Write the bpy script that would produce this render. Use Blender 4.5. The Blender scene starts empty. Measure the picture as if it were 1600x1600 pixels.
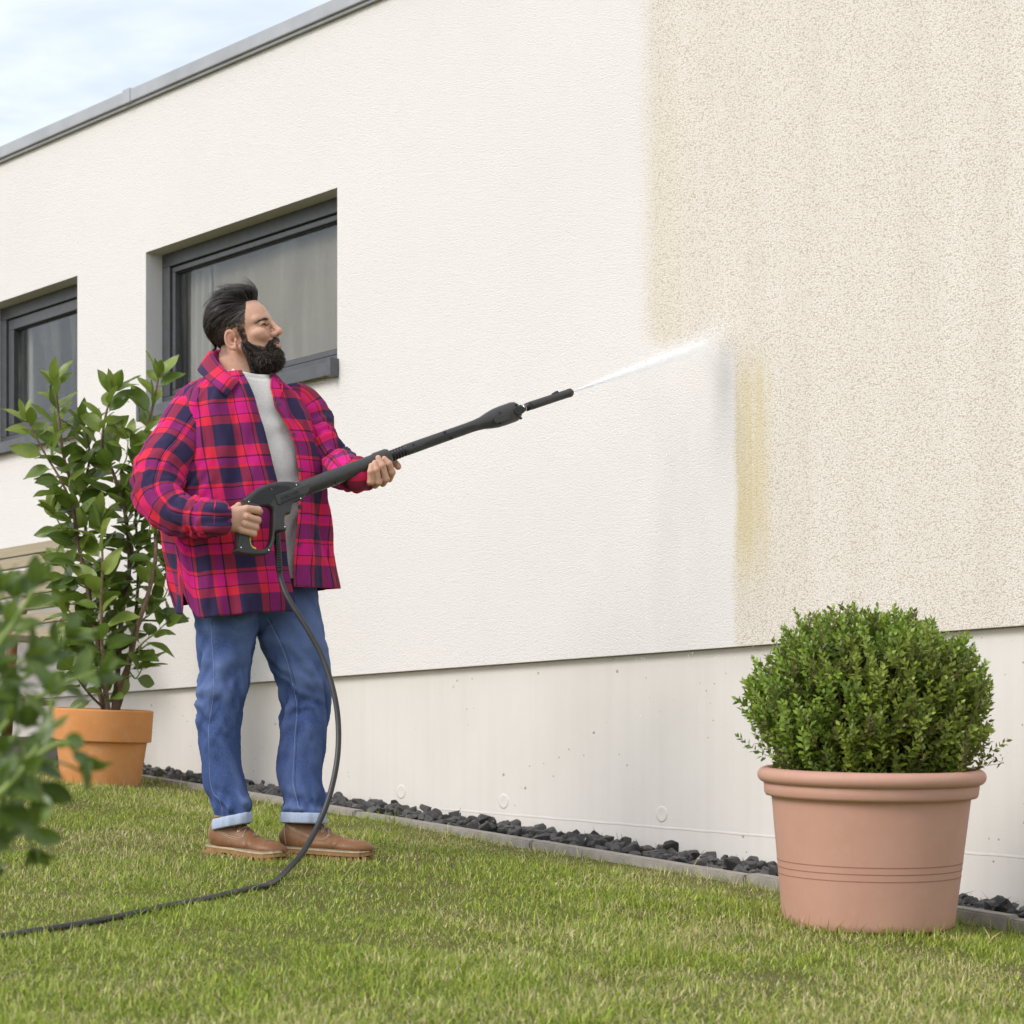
import bpy, bmesh, math, random
import numpy as np
from mathutils import Vector, Matrix
from mathutils.bvhtree import BVHTree
random.seed(7)
RNG = np.random.default_rng(11)
C = bpy.context.scene.collection
SC = bpy.context.scene
PI = math.pi

# ------------------------------------------------------------------ camera
F = 3640.0                      # focal length in pixels of the 1600 px photograph
HOR = 1270.0                    # row of the horizon
cam = bpy.data.cameras.new('camera')
cam.sensor_width = 36.0
cam.lens = 36.0 * F / 1600.0
cam.shift_y = (HOR - 800.0) / 1600.0
cam.clip_start = 0.05
cam.clip_end = 800
cam.dof.use_dof = True
cam.dof.focus_distance = 7.25
cam.dof.aperture_fstop = 7.0
cam_o = bpy.data.objects.new('camera', cam)
cam_o.rotation_euler = (PI / 2, 0, 0)
C.objects.link(cam_o)
SC.camera = cam_o

# ------------------------------------------------------------------ sky, sun, exposure
SUN = np.array([-0.63, -0.48, 0.61]); SUN /= np.linalg.norm(SUN)
world = bpy.data.worlds.new('World'); SC.world = world
world.use_nodes = True
wt = world.node_tree; wt.nodes.clear()
def wn(t, **k):
    n = wt.nodes.new(t)
    for a, b in k.items(): setattr(n, a, b)
    return n
sky = wn('ShaderNodeTexSky', sky_type='NISHITA', sun_disc=False)
sky.sun_elevation = math.asin(SUN[2]); sky.sun_rotation = math.atan2(SUN[0], SUN[1])
sky.air_density = 1.0; sky.dust_density = 1.5; sky.ozone_density = 1.5
tc = wn('ShaderNodeTexCoord'); mp = wn('ShaderNodeMapping')
mp.inputs['Scale'].default_value = (1.6, 1.2, 6.5); mp.inputs['Rotation'].default_value = (0.05, 0.38, 0.4)
wt.links.new(tc.outputs['Generated'], mp.inputs['Vector'])
nz = wn('ShaderNodeTexNoise'); nz.inputs['Scale'].default_value = 1.7; nz.inputs['Detail'].default_value = 6
nz.inputs['Roughness'].default_value = 0.58; nz.inputs['Distortion'].default_value = 0.6
wt.links.new(mp.outputs['Vector'], nz.inputs['Vector'])
cr = wn('ShaderNodeValToRGB'); cr.color_ramp.elements[0].position = 0.36; cr.color_ramp.elements[1].position = 0.66
cr.color_ramp.elements[0].color = (0.32, 0.32, 0.32, 1); cr.color_ramp.elements[1].color = (0.98, 0.98, 0.98, 1)
wt.links.new(nz.outputs['Fac'], cr.inputs['Fac'])
mx = wn('ShaderNodeMix', data_type='RGBA')
mx.inputs['B'].default_value = (6.1, 6.2, 6.4, 1)          # thin bright cloud
wt.links.new(cr.outputs['Color'], mx.inputs['Factor']); wt.links.new(sky.outputs['Color'], mx.inputs['A'])
bg = wn('ShaderNodeBackground'); bg.inputs['Strength'].default_value = 0.15
wt.links.new(mx.outputs['Result'], bg.inputs['Color'])
wo = wn('ShaderNodeOutputWorld'); wt.links.new(bg.outputs['Background'], wo.inputs['Surface'])

sl = bpy.data.lights.new('sun', 'SUN'); sl.energy = 1.4; sl.angle = math.radians(26); sl.color = (1.0, 0.945, 0.895)
so = bpy.data.objects.new('sun', sl); C.objects.link(so); so.location = (-6, -3, 9)
so.rotation_euler = Vector(SUN).to_track_quat('Z', 'Y').to_euler()
SC.view_settings.view_transform = 'Standard'; SC.view_settings.look = 'None'
SC.view_settings.exposure = 0.48; SC.view_settings.gamma = 1.0
SC.cycles.max_bounces = 16; SC.cycles.diffuse_bounces = 16; SC.cycles.glossy_bounces = 4; SC.cycles.transparent_max_bounces = 12
SC.cycles.caustics_reflective = False; SC.cycles.caustics_refractive = False

# ------------------------------------------------------------------ geometry helpers
def P(px, py, Y):
    return np.array([(px - 800.0) / F * Y, Y, (HOR - py) / F * Y])
YM = 7.2
def Q(px, py, dy=0.0):
    return P(px, py, YM + dy)
def plane_z(x, y):
    return -0.81 - 0.0476 * np.clip(x, -3, 3) + 0.09 * np.clip(y, -6, 13)
def ground_z(x, y):
    x, y = np.asarray(x, float), np.asarray(y, float)
    v = (x + .302) * .7554 + (y - 8.969) * .6552; u = (x + .302) * .6552 - (y - 8.969) * .7554
    t = np.clip((v + 1.0) / .6, 0, 1); t = t * t * (3 - 2 * t)
    return plane_z(x, y) - (.010 + .026 * np.clip((u + 2) / 4.0, 0, 1)) * t
def on_ground(px, py):
    a, c = (px - 800.0) / F, (HOR - py) / F
    Y = 0.81 / (0.09 - 0.0476 * a - c)
    return np.array([a * Y, Y, c * Y])

def tag(o, label=None, cat=None, group=None, kind=None):
    if label: o['label'] = label
    if cat: o['category'] = cat
    if group: o['group'] = group
    if kind: o['kind'] = kind
    return o
def empty(name, loc=(0, 0, 0), **k):
    o = bpy.data.objects.new(name, None); C.objects.link(o); o.location = loc
    o.empty_display_size = 0.1
    return tag(o, **k)
def link(name, me, parent=None, world=True):
    o = bpy.data.objects.new(name, me); C.objects.link(o)
    if parent is not None:
        o.parent = parent
        if world:
            o.matrix_parent_inverse = Matrix.Translation(-Vector(parent.location))
    return o
def mesh(name, v, f, mat=None, smooth=True, uv=None, col=None):
    """v (n,3); f list of index lists or an int array (m,3|4)"""
    me = bpy.data.meshes.new(name)
    v = np.asarray(v, np.float32)
    if isinstance(f, np.ndarray):
        m, k = f.shape
        me.vertices.add(len(v)); me.vertices.foreach_set('co', v.ravel())
        me.loops.add(m * k); me.loops.foreach_set('vertex_index', f.astype(np.int32).ravel())
        me.polygons.add(m); me.polygons.foreach_set('loop_start', np.arange(0, m * k, k, dtype=np.int32))
        me.update(calc_edges=True)
    else:
        me.from_pydata(v.tolist(), [], [list(map(int, q)) for q in f])
    if smooth:
        me.polygons.foreach_set('use_smooth', np.ones(len(me.polygons), bool))
    if uv is not None:
        lay = me.uv_layers.new(name='UVMap')
        li = np.empty(len(me.loops), np.int32); me.loops.foreach_get('vertex_index', li)
        lay.data.foreach_set('uv', np.asarray(uv, np.float32)[li].ravel())
    if col is not None:
        at = me.color_attributes.new('tint', 'FLOAT_COLOR', 'POINT')
        c4 = np.ones((len(v), 4), np.float32); c4[:, :3] = col
        at.data.foreach_set('color', c4.ravel())
    if mat is not None: me.materials.append(mat)
    me.update()
    return me
def obj(name, v, f, mat=None, parent=None, smooth=True, **k):
    return link(name, mesh(name, v, f, mat, smooth, **k), parent)
def from_bm(name, bm, mat=None, parent=None, smooth=False):
    me = bpy.data.meshes.new(name); bm.to_mesh(me); bm.free()
    if smooth: me.polygons.foreach_set('use_smooth', np.ones(len(me.polygons), bool))
    if mat: me.materials.append(mat)
    return link(name, me, parent)
def bm_box(bm, lo, hi, bevel=0.0):
    lo, hi = np.minimum(lo, hi), np.maximum(lo, hi)
    vs = [bm.verts.new((x, y, z)) for x in (lo[0], hi[0]) for y in (lo[1], hi[1]) for z in (lo[2], hi[2])]
    fs = []
    for q in ((0, 1, 3, 2), (4, 6, 7, 5), (0, 4, 5, 1), (2, 3, 7, 6), (0, 2, 6, 4), (1, 5, 7, 3)):
        fs.append(bm.faces.new([vs[i] for i in q]))
    if bevel:
        es = list({e for f in fs for e in f.edges})
        bmesh.ops.bevel(bm, geom=es, offset=bevel, segments=2, profile=0.6, affect='EDGES')
def box(name, lo, hi, mat, parent=None, bevel=0.0):
    bm = bmesh.new(); bm_box(bm, np.array(lo, float), np.array(hi, float), bevel)
    return from_bm(name, bm, mat, parent)
def grid_faces(nu, nv, wrap_v=False, off=0):
    """nu rows of nv points"""
    i = np.arange(nu - 1)[:, None]; j = np.arange(nv if wrap_v else nv - 1)[None, :]
    a = i * nv + j; b = i * nv + (j + 1) % nv
    return np.stack([a, b, b + nv, a + nv], -1).reshape(-1, 4) + off
def catmull(pts, n):
    pts = np.asarray(pts, float); m = len(pts)
    t = np.linspace(0, m - 1 - 1e-9, n); i = t.astype(int); u = (t - i)[:, None]
    g = lambda k: pts[np.clip(k, 0, m - 1)]
    p0, p1, p2, p3 = g(i - 1), g(i), g(i + 1), g(i + 2)
    return 0.5 * (2 * p1 + (p2 - p0) * u + (2 * p0 - 5 * p1 + 4 * p2 - p3) * u**2 + (3 * p1 - p0 - 3 * p2 + p3) * u**3)
def frames(c, ref=(0, 0, 1)):
    t = np.gradient(c, axis=0); t /= np.linalg.norm(t, axis=1)[:, None]
    a = np.cross(t, np.array(ref, float)); a /= np.linalg.norm(a, axis=1)[:, None] + 1e-9
    b = np.cross(a, t)
    return t, a, b
def frames_pt(c):
    t = np.gradient(c, axis=0); t /= np.linalg.norm(t, axis=1)[:, None] + 1e-12
    r = np.array([0, 0, 1.]) if abs(t[0][2]) < 0.9 else np.array([1., 0, 0])
    a = np.zeros_like(c); x = np.cross(t[0], r); a[0] = x / np.linalg.norm(x)
    for k in range(1, len(c)):
        x = a[k - 1] - t[k] * np.dot(a[k - 1], t[k]); a[k] = x / (np.linalg.norm(x) + 1e-12)
    return t, a, np.cross(t, a)
def tube_vf(pts, r, n=10, seg=None, caps=True, off=0):
    pts = np.asarray(pts, float)
    c = catmull(pts, seg) if seg else pts
    rr = np.interp(np.linspace(0, 1, len(c)), np.linspace(0, 1, len(np.atleast_1d(r))), np.atleast_1d(r)) if np.ndim(r) else np.full(len(c), r)
    t, a, b = frames_pt(c)
    th = np.linspace(0, 2 * PI, n, endpoint=False)
    v = c[:, None] + rr[:, None, None] * (np.cos(th)[None, :, None] * a[:, None] + np.sin(th)[None, :, None] * b[:, None])
    f = grid_faces(len(c), n, True).tolist()
    if caps:
        f.append(list(range(n))[::-1]); f.append([(len(c) - 1) * n + k for k in range(n)])
    return v.reshape(-1, 3), [[i + off for i in q] for q in f]
def tube(name, pts, r, mat, parent=None, n=10, seg=None):
    v, f = tube_vf(pts, r, n, seg)
    return obj(name, v, f, mat, parent)
class MB:
    def __init__(s): s.v = []; s.f = []; s.n = 0
    def add(s, v, f):
        s.v.append(np.asarray(v, float)); s.f += [[i + s.n for i in q] for q in f]; s.n += len(v)
    def tube(s, pts, r, n=8, seg=None): s.add(*tube_vf(pts, r, n, seg))
    def build(s, name, mat, parent=None, smooth=True):
        return obj(name, np.concatenate(s.v), s.f, mat, parent, smooth)
def lathe_vf(prof, n=96):
    prof = np.asarray(prof, float); th = np.linspace(0, 2 * PI, n, endpoint=False)
    v = np.stack([prof[:, 0:1] * np.cos(th), prof[:, 0:1] * np.sin(th), np.repeat(prof[:, 1:2], n, 1)], -1)
    return v.reshape(-1, 3), grid_faces(len(prof), n, True)
def round_prof(pts, r, k=4):
    """fillet an open (r,z) profile"""
    out = [np.array(pts[0], float)]
    for i in range(1, len(pts) - 1):
        p, a, b = (np.array(x, float) for x in (pts[i], pts[i - 1], pts[i + 1]))
        da, db = a - p, b - p; la, lb = np.linalg.norm(da), np.linalg.norm(db)
        d = min(r, la * .45, lb * .45); s, e = p + da / la * d, p + db / lb * d
        for q in np.linspace(0, 1, k + 1):
            out.append((1 - q)**2 * s + 2 * q * (1 - q) * p + q * q * e)
    out.append(np.array(pts[-1], float))
    return np.array(out)
def hash3(i):
    h = (i[..., 0] * 374761393 + i[..., 1] * 668265263 + i[..., 2] * 2147483647) & 0xFFFFFFFF
    h = ((h ^ (h >> 13)) * 1274126177) & 0xFFFFFFFF
    return ((h ^ (h >> 16)) & 0xFFFF) / 65535.0
def vnoise(p):
    p = np.asarray(p, float); i = np.floor(p).astype(np.int64); f = p - i; f = f * f * (3 - 2 * f)
    r = 0
    for dx in (0, 1):
        for dy in (0, 1):
            for dz in (0, 1):
                w = (f[..., 0] if dx else 1 - f[..., 0]) * (f[..., 1] if dy else 1 - f[..., 1]) * (f[..., 2] if dz else 1 - f[..., 2])
                r = r + w * hash3(i + np.array([dx, dy, dz]))
    return r * 2 - 1
def fbm(p, o=3):
    p = np.asarray(p, float)
    return sum(vnoise(p * 2.03**k + 17.1 * k) * 0.5**k for k in range(o))
def sstep(a, b, x):
    t = np.clip((x - a) / (b - a), 0, 1); return t * t * (3 - 2 * t)

# signed distance fields and their surface
def sd_ell(p, c, r):
    q = (p - np.array(c)) / np.array(r); k0 = np.linalg.norm(q, axis=-1); k1 = np.linalg.norm(q / np.array(r), axis=-1)
    return k0 * (k0 - 1) / (k1 + 1e-9)
def sd_cone(p, a, b, ra, rb):
    a, b = np.array(a, float), np.array(b, float); d = b - a
    h = np.clip(((p - a) @ d) / (d @ d + 1e-12), 0, 1)
    return np.linalg.norm(p - a - h[..., None] * d, axis=-1) - (ra + (rb - ra) * h)
def smin(a, b, k):
    h = np.clip(.5 + .5 * (b - a) / k, 0, 1); return b * (1 - h) + a * h - k * h * (1 - h)
def smax(a, b, k): return -smin(-a, -b, k)
def surface(fn, lo, hi, h):
    """naive surface nets"""
    lo, hi = np.array(lo, float), np.array(hi, float)
    n = np.ceil((hi - lo) / h).astype(int) + 1
    ax = [lo[i] + h * np.arange(n[i]) for i in range(3)]
    V = np.empty(tuple(n), np.float32)
    for s in range(0, n[0], 24):
        g = np.stack(np.meshgrid(ax[0][s:s + 24], ax[1], ax[2], indexing='ij'), -1)
        V[s:s + 24] = fn(g)
    ins = V < 0
    cor = [(i, j, k) for i in (0, 1) for j in (0, 1) for k in (0, 1)]
    sl_ = lambda A, c: A[c[0]:A.shape[0] - 1 + c[0], c[1]:A.shape[1] - 1 + c[1], c[2]:A.shape[2] - 1 + c[2]]
    cnt = sum(sl_(ins, c).astype(np.int8) for c in cor)
    act = (cnt > 0) & (cnt < 8)
    idx = np.full(act.shape, -1, np.int64); cells = np.argwhere(act); idx[act] = np.arange(len(cells))
    acc = np.zeros((len(cells), 3)); w = np.zeros(len(cells))
    for a in range(8):
        for b in range(a + 1, 8):
            ca, cb = np.array(cor[a]), np.array(cor[b])
            if np.abs(ca - cb).sum() != 1: continue
            va = V[tuple((cells + ca).T)]; vb = V[tuple((cells + cb).T)]
            m = (va < 0) != (vb < 0)
            t = np.where(m, va / np.where(m, va - vb, 1), 0)
            acc += np.where(m[:, None], ca + t[:, None] * (cb - ca), 0); w += m
    verts = lo + h * (cells + acc / w[:, None])
    faces = []
    for d in range(3):
        e1, e2 = (d + 1) % 3, (d + 2) % 3
        A = np.moveaxis(ins, d, 0); m = A[:-1] != A[1:]
        pts = np.argwhere(np.moveaxis(m, 0, d))
        keep = (pts[:, e1] > 0) & (pts[:, e2] > 0) & (pts[:, e1] < act.shape[e1]) & (pts[:, e2] < act.shape[e2]) & (pts[:, d] < act.shape[d])
        pts = pts[keep]
        u1 = np.zeros(3, int); u1[e1] = 1; u2 = np.zeros(3, int); u2[e2] = 1
        q = np.stack([idx[tuple((pts - u1 - u2).T)], idx[tuple((pts - u2).T)], idx[tuple(pts.T)], idx[tuple((pts - u1).T)]], 1)
        s = ins[tuple(pts.T)]
        q = np.where(s[:, None], q, q[:, ::-1]); faces.append(q)
    return verts, np.concatenate(faces)

# ------------------------------------------------------------------ materials
class NT:
    def __init__(s, name):
        s.m = bpy.data.materials.new(name); s.m.use_nodes = True; s.t = s.m.node_tree
        s.b = s.t.nodes['Principled BSDF']; s.out = s.t.nodes['Material Output']
    def n(s, t, **k):
        nd = s.t.nodes.new(t)
        for a, b in k.items(): setattr(nd, a, b)
        return nd
    def l(s, a, b): s.t.links.new(a, b)
    def put(s, sock, v):
        if hasattr(v, 'is_linked') or isinstance(v, bpy.types.NodeSocket): s.l(v, sock)
        else: sock.default_value = v
    def coord(s, w='Object'): return s.n('ShaderNodeTexCoord').outputs[w]
    def mapping(s, v, scale=(1, 1, 1), rot=(0, 0, 0), loc=(0, 0, 0)):
        m = s.n('ShaderNodeMapping'); s.l(v, m.inputs[0]); m.inputs['Scale'].default_value = scale
        m.inputs['Rotation'].default_value = rot; m.inputs['Location'].default_value = loc; return m.outputs[0]
    def noise(s, v, scale, detail=4, rough=.55, dist=0, col=False):
        m = s.n('ShaderNodeTexNoise'); s.l(v, m.inputs['Vector']); m.inputs['Scale'].default_value = scale
        m.inputs['Detail'].default_value = detail; m.inputs['Roughness'].default_value = rough; m.inputs['Distortion'].default_value = dist
        return m.outputs['Color' if col else 'Fac']
    def voro(s, v, scale, feature='F1', out='Distance', rnd=1):
        m = s.n('ShaderNodeTexVoronoi', feature=feature); s.l(v, m.inputs['Vector']); m.inputs['Scale'].default_value = scale
        m.inputs['Randomness'].default_value = rnd
        return m.outputs[out]
    def ramp(s, fac, stops, interp='LINEAR'):
        r = s.n('ShaderNodeValToRGB'); s.l(fac, r.inputs[0]); cr = r.color_ramp; cr.interpolation = interp
        while len(cr.elements) < len(stops): cr.elements.new(.5)
        for e, (p, c) in zip(cr.elements, stops):
            e.position = p; e.color = (c, c, c, 1) if np.ndim(c) == 0 else (*c, 1)
        return r.outputs[0]
    def mix(s, fac, a, b, mode='MIX'):
        m = s.n('ShaderNodeMix', data_type='RGBA', blend_type=mode)
        s.put(m.inputs['Factor'], fac)
        for k, x in (('A', a), ('B', b)):
            if isinstance(x, tuple): m.inputs[k].default_value = (*x, 1)
            else: s.put(m.inputs[k], x)
        return m.outputs['Result']
    def math(s, op, a, b=0.0, c=0.0):
        m = s.n('ShaderNodeMath', operation=op); s.put(m.inputs[0], a); s.put(m.inputs[1], b); s.put(m.inputs[2], c)
        return m.outputs[0]
    def smooth(s, x, a, b):
        m = s.n('ShaderNodeMapRange', interpolation_type='SMOOTHSTEP'); s.put(m.inputs[0], x)
        m.inputs[1].default_value = a; m.inputs[2].default_value = b; return m.outputs[0]
    def bump(s, h, strength=.5, dist=.01, normal=None):
        m = s.n('ShaderNodeBump'); s.l(h, m.inputs['Height']); m.inputs['Strength'].default_value = strength
        m.inputs['Distance'].default_value = dist
        if normal is not None: s.l(normal, m.inputs['Normal'])
        s.l(m.outputs[0], s.b.inputs['Normal']); return m.outputs[0]
    def sep(s, v):
        m = s.n('ShaderNodeSeparateXYZ'); s.l(v, m.inputs[0]); return m.outputs
    def set(s, color=None, rough=None, metal=None, spec=None, **k):
        if color is not None:
            if isinstance(color, tuple): s.b.inputs['Base Color'].default_value = (*color, 1)
            else: s.l(color, s.b.inputs['Base Color'])
        if rough is not None: s.put(s.b.inputs['Roughness'], rough)
        if metal is not None: s.put(s.b.inputs['Metallic'], metal)
        if spec is not None: s.put(s.b.inputs['Specular IOR Level'], spec)
        for a, b in k.items(): s.put(s.b.inputs[a.replace('_', ' ')], b)
        return s.m
def simple(name, color, rough=.6, var=.12, scale=40, bump=0.0, metal=0.0, spec=.5, bscale=None, bdist=.002):
    m = NT(name); c = m.coord()
    n = m.noise(c, scale, 5)
    col = m.mix(m.ramp(n, [(.3, 0.0), (.7, 1.0)]), tuple(x * (1 - var) for x in color), tuple(min(1, x * (1 + var)) for x in color))
    if bump: m.bump(m.noise(c, bscale or scale * 4, 3), bump, bdist)
    return m.set(col, rough, metal, spec)

# ------------------------------------------------------------------ house (local axes: u right along the wall, v inwards, z up)
W0 = np.array([-0.302, 8.969]); UX = np.array([0.6552, -0.7554]); UY = np.array([0.7554, 0.6552])
def hu(px, v=0.0):
    a = (px - 800.0) / F
    return (a * (W0[1] + UY[1] * v) - W0[0] - UY[0] * v) / (UX[0] - UX[1] * a)
def hy(u, v=0.0): return W0[1] + UX[1] * u + UY[1] * v
def hz(px, py, v=0.0): return (HOR - py) / F * hy(hu(px, v), v)
def wloc(u, v, z): return np.array([W0[0] + UX[0] * u + UY[0] * v, W0[1] + UX[1] * u + UY[1] * v, z])
def wgz(u, v):
    p = wloc(u, v, 0); return float(ground_z(p[0], p[1]))
house = empty('house', (W0[0], W0[1], 0), label='single-storey flat-roofed house with cream rough render being washed', cat='house')
house.rotation_euler = (0, 0, math.atan2(UX[1], UX[0]))
def hpart(o):
    o.parent = house; o.matrix_parent_inverse = Matrix.Identity(4); return o
def hbox(name, lo, hi, mat, bevel=0.0, parent=None):
    o = hpart(box(name, lo, hi, mat, None, bevel))
    if parent is not None: o.parent = parent
    return o

# rough render: clean to the left, dirty to the right, washed patch under the jet
U_A, U_B, Z_J = hu(1003), hu(1147), hz(1130, 545)
m = NT('render_plaster'); co = m.coord(); s = m.sep(co); u_, z_ = s[0], s[2]
wob = m.noise(m.mapping(co, (9, 9, 3)), 1.0, 4)
uw = m.math('ADD', u_, m.math('MULTIPLY', m.math('SUBTRACT', wob, .5), .06))
d_hi = m.smooth(uw, U_A - .05, U_A + .10)
d_lo = m.smooth(uw, U_B - .012, U_B + .022)
zline = m.math('ADD', m.math('MULTIPLY', m.math('SUBTRACT', u_, U_B), 0.22), z_)
above = m.smooth(m.math('ADD', zline, m.math('MULTIPLY', m.math('SUBTRACT', wob, .5), .10)), Z_J - .05, Z_J + .03)
dirt = m.math('ADD', m.math('MULTIPLY', d_hi, above), m.math('MULTIPLY', d_lo, m.math('SUBTRACT', 1.0, above)))
gr = m.voro(co, 225, 'SMOOTH_F1'); n1 = m.noise(co, 290, 3, .65); n2 = m.noise(m.mapping(co, (.8, 1, 1.25)), 140, 3, .6)
hgt = m.math('ADD', m.math('MULTIPLY', gr, -.55), m.math('ADD', m.math('MULTIPLY', n1, .5), m.math('MULTIPLY', n2, .55)))
pit = m.ramp(hgt, [(.14, 1.0), (.31, 0.0)])
cloud = m.noise(co, 1.1, 3, .5)
clean = m.mix(m.ramp(cloud, [(.35, 0.0), (.7, 1.0)]), (.785, .757, .732), (.757, .735, .712))
clean = m.mix(m.math('MULTIPLY', pit, .14), clean, (.52, .47, .41))
streak = m.noise(m.mapping(co, (7, 7, .5)), 1.0, 5, .6)
dc = m.mix(m.ramp(streak, [(.35, 0.0), (.68, 1.0)]), (.775, .735, .67), (.725, .68, .605))
dc = m.mix(m.math('MULTIPLY', pit, .62), dc, (.40, .325, .235))
# ochre algae where the washed edge drips
ywin = m.math('MULTIPLY', m.smooth(u_, U_B - .01, U_B + .02), m.math('SUBTRACT', 1.0, m.smooth(u_, U_B + .10, U_B + .20)))
yv = m.math('MULTIPLY', m.smooth(z_, hz(1170, 985), hz(1170, 800)), m.math('SUBTRACT', 1.0, m.smooth(z_, hz(1170, 620), hz(1170, 520))))
yst = m.ramp(m.noise(m.mapping(co, (26, 26, 1.6)), 1.0, 4, .6), [(.34, .25), (.62, 1.0)])
yel = m.math('MULTIPLY', m.math('MULTIPLY', ywin, yv), yst)
y2 = m.math('MULTIPLY', m.math('MULTIPLY', m.smooth(u_, U_A, U_A + .06), m.math('SUBTRACT', 1.0, m.smooth(u_, U_A + .12, U_A + .30))), .15)
dc = m.mix(m.math('MULTIPLY', yel, .68), dc, (.60, .50, .24))
dc = m.mix(m.math('MULTIPLY', y2, m.math('SUBTRACT', 1.0, m.smooth(z_, hz(1050, 260), hz(1050, 0)))), dc, (.66, .545, .34))
damp = m.math('MULTIPLY', m.math('MULTIPLY', m.smooth(u_, U_A - .25, U_A + .15), m.math('SUBTRACT', 1.0, m.smooth(u_, U_B - .16, U_B - .02))), m.math('SUBTRACT', 1.0, m.smooth(zline, Z_J - .25, Z_J - .02)))
damp = m.math('MULTIPLY', damp, m.ramp(m.noise(m.mapping(co, (5, 5, 1.1)), 1.0, 5, .6), [(.36, .0), (.66, 1.0)]))
clean = m.mix(m.math('MULTIPLY', damp, .55), clean, (.655, .645, .63))
m.bump(hgt, .55, .0065)
col = m.mix(dirt, clean, dc)
M_plaster = m.set(col, .9, spec=.25)

m = NT('concrete'); co = m.coord()
cl = m.noise(m.mapping(co, (1.2, 1.2, .8)), 2.2, 5, .55); vs = m.noise(m.mapping(co, (22, 22, .8)), 1.0, 4, .5); fine = m.noise(co, 260, 2)
base = m.mix(m.ramp(cl, [(.3, 0.0), (.72, 1.0)]), (.735, .70, .655), (.685, .65, .605))
base = m.mix(m.math('MULTIPLY', m.ramp(vs, [(.45, 0.0), (.7, 1.0)]), .13), base, (.52, .49, .44))
pv = m.voro(co, 11); pr = m.noise(co, 5.0, 1)
pm = m.math('MULTIPLY', m.ramp(pv, [(.05, 1.0), (.085, 0.0)]), m.ramp(pr, [(.52, 0.0), (.56, 1.0)]))
pv2 = m.voro(m.mapping(co, loc=(3, 1, 2)), 24.0)
pm2 = m.math('MULTIPLY', m.ramp(pv2, [(.06, 1.0), (.10, 0.0)]), m.ramp(m.noise(co, 3.1, 1), [(.55, 0.0), (.6, 1.0)]))
pp = m.math('MAXIMUM', pm, pm2)
base = m.mix(m.math('MULTIPLY', pp, .55), base, (.16, .13, .09))
m.bump(m.math('SUBTRACT', m.math('MULTIPLY', fine, .25), pp), .5, .004)
M_conc = m.set(base, .88, spec=.25)
M_alu = simple('coping_metal', (.40, .41, .42), .45, .10, 6, .1, metal=.35)
M_anthr = simple('window_frame_grey', (.075, .078, .085), .42, .15, 30, .15)
M_sill = simple('sill_metal', (.10, .103, .11), .38, .15, 20, .1, metal=.3)
M_dark = simple('dark_rubber', (.015, .015, .016), .6)
M_room = simple('room_paint', (.36, .32, .28), .9)
m = NT('window_glass'); co = m.coord(); s = m.sep(co)
lw = m.n('ShaderNodeLayerWeight'); lw.inputs[0].default_value = .5
refl = m.math('ADD', .05, m.math('MULTIPLY', m.math('POWER', lw.outputs['Facing'], 5.0), .95))
gl = m.n('ShaderNodeBsdfGlossy'); gl.inputs['Roughness'].default_value = .02; gl.inputs['Color'].default_value = (.9, .92, .95, 1)
tr = m.n('ShaderNodeBsdfTransparent'); tr.inputs[0].default_value = (.86, .88, .87, 1)
df = m.n('ShaderNodeBsdfDiffuse'); df.inputs[0].default_value = (.62, .60, .57, 1)
film = m.math('MULTIPLY', m.ramp(m.noise(m.mapping(co, (14, 14, 2.2)), 1.0, 6, .62), [(.45, 0.0), (.8, 1.0)]), .10)
drops = m.math('MULTIPLY', m.ramp(m.voro(co, 95), [(.10, 1.0), (.2, 0.0)]), m.ramp(m.noise(co, 6, 3), [(.5, 0.0), (.7, .55)]))
lowz = m.math('SUBTRACT', 1.0, m.smooth(z_ if False else s[2], 1.84, 1.93))
film = m.math('ADD', film, m.math('MULTIPLY', drops, m.math('ADD', .12, m.math('MULTIPLY', lowz, .7))))
a = m.n('ShaderNodeMixShader'); m.l(refl, a.inputs[0]); m.l(tr.outputs[0], a.inputs[1]); m.l(gl.outputs[0], a.inputs[2])
b = m.n('ShaderNodeMixShader'); m.l(film, b.inputs[0]); m.l(a.outputs[0], b.inputs[1]); m.l(df.outputs[0], b.inputs[2])
m.l(b.outputs[0], m.out.inputs[0]); M_glass = m.m
m = NT('curtain_cloth'); co = m.coord()
m.bump(m.noise(co, 600, 2), .3, .001)
M_curt = m.set(m.mix(m.noise(co, 3, 2), (.47, .425, .37), (.36, .325, .28)), .95)
M_reflection = simple('pane_reflection_tone', (.31, .262, .212), .9, .06, 2.0, .15, bscale=700, bdist=.0006)

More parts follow.
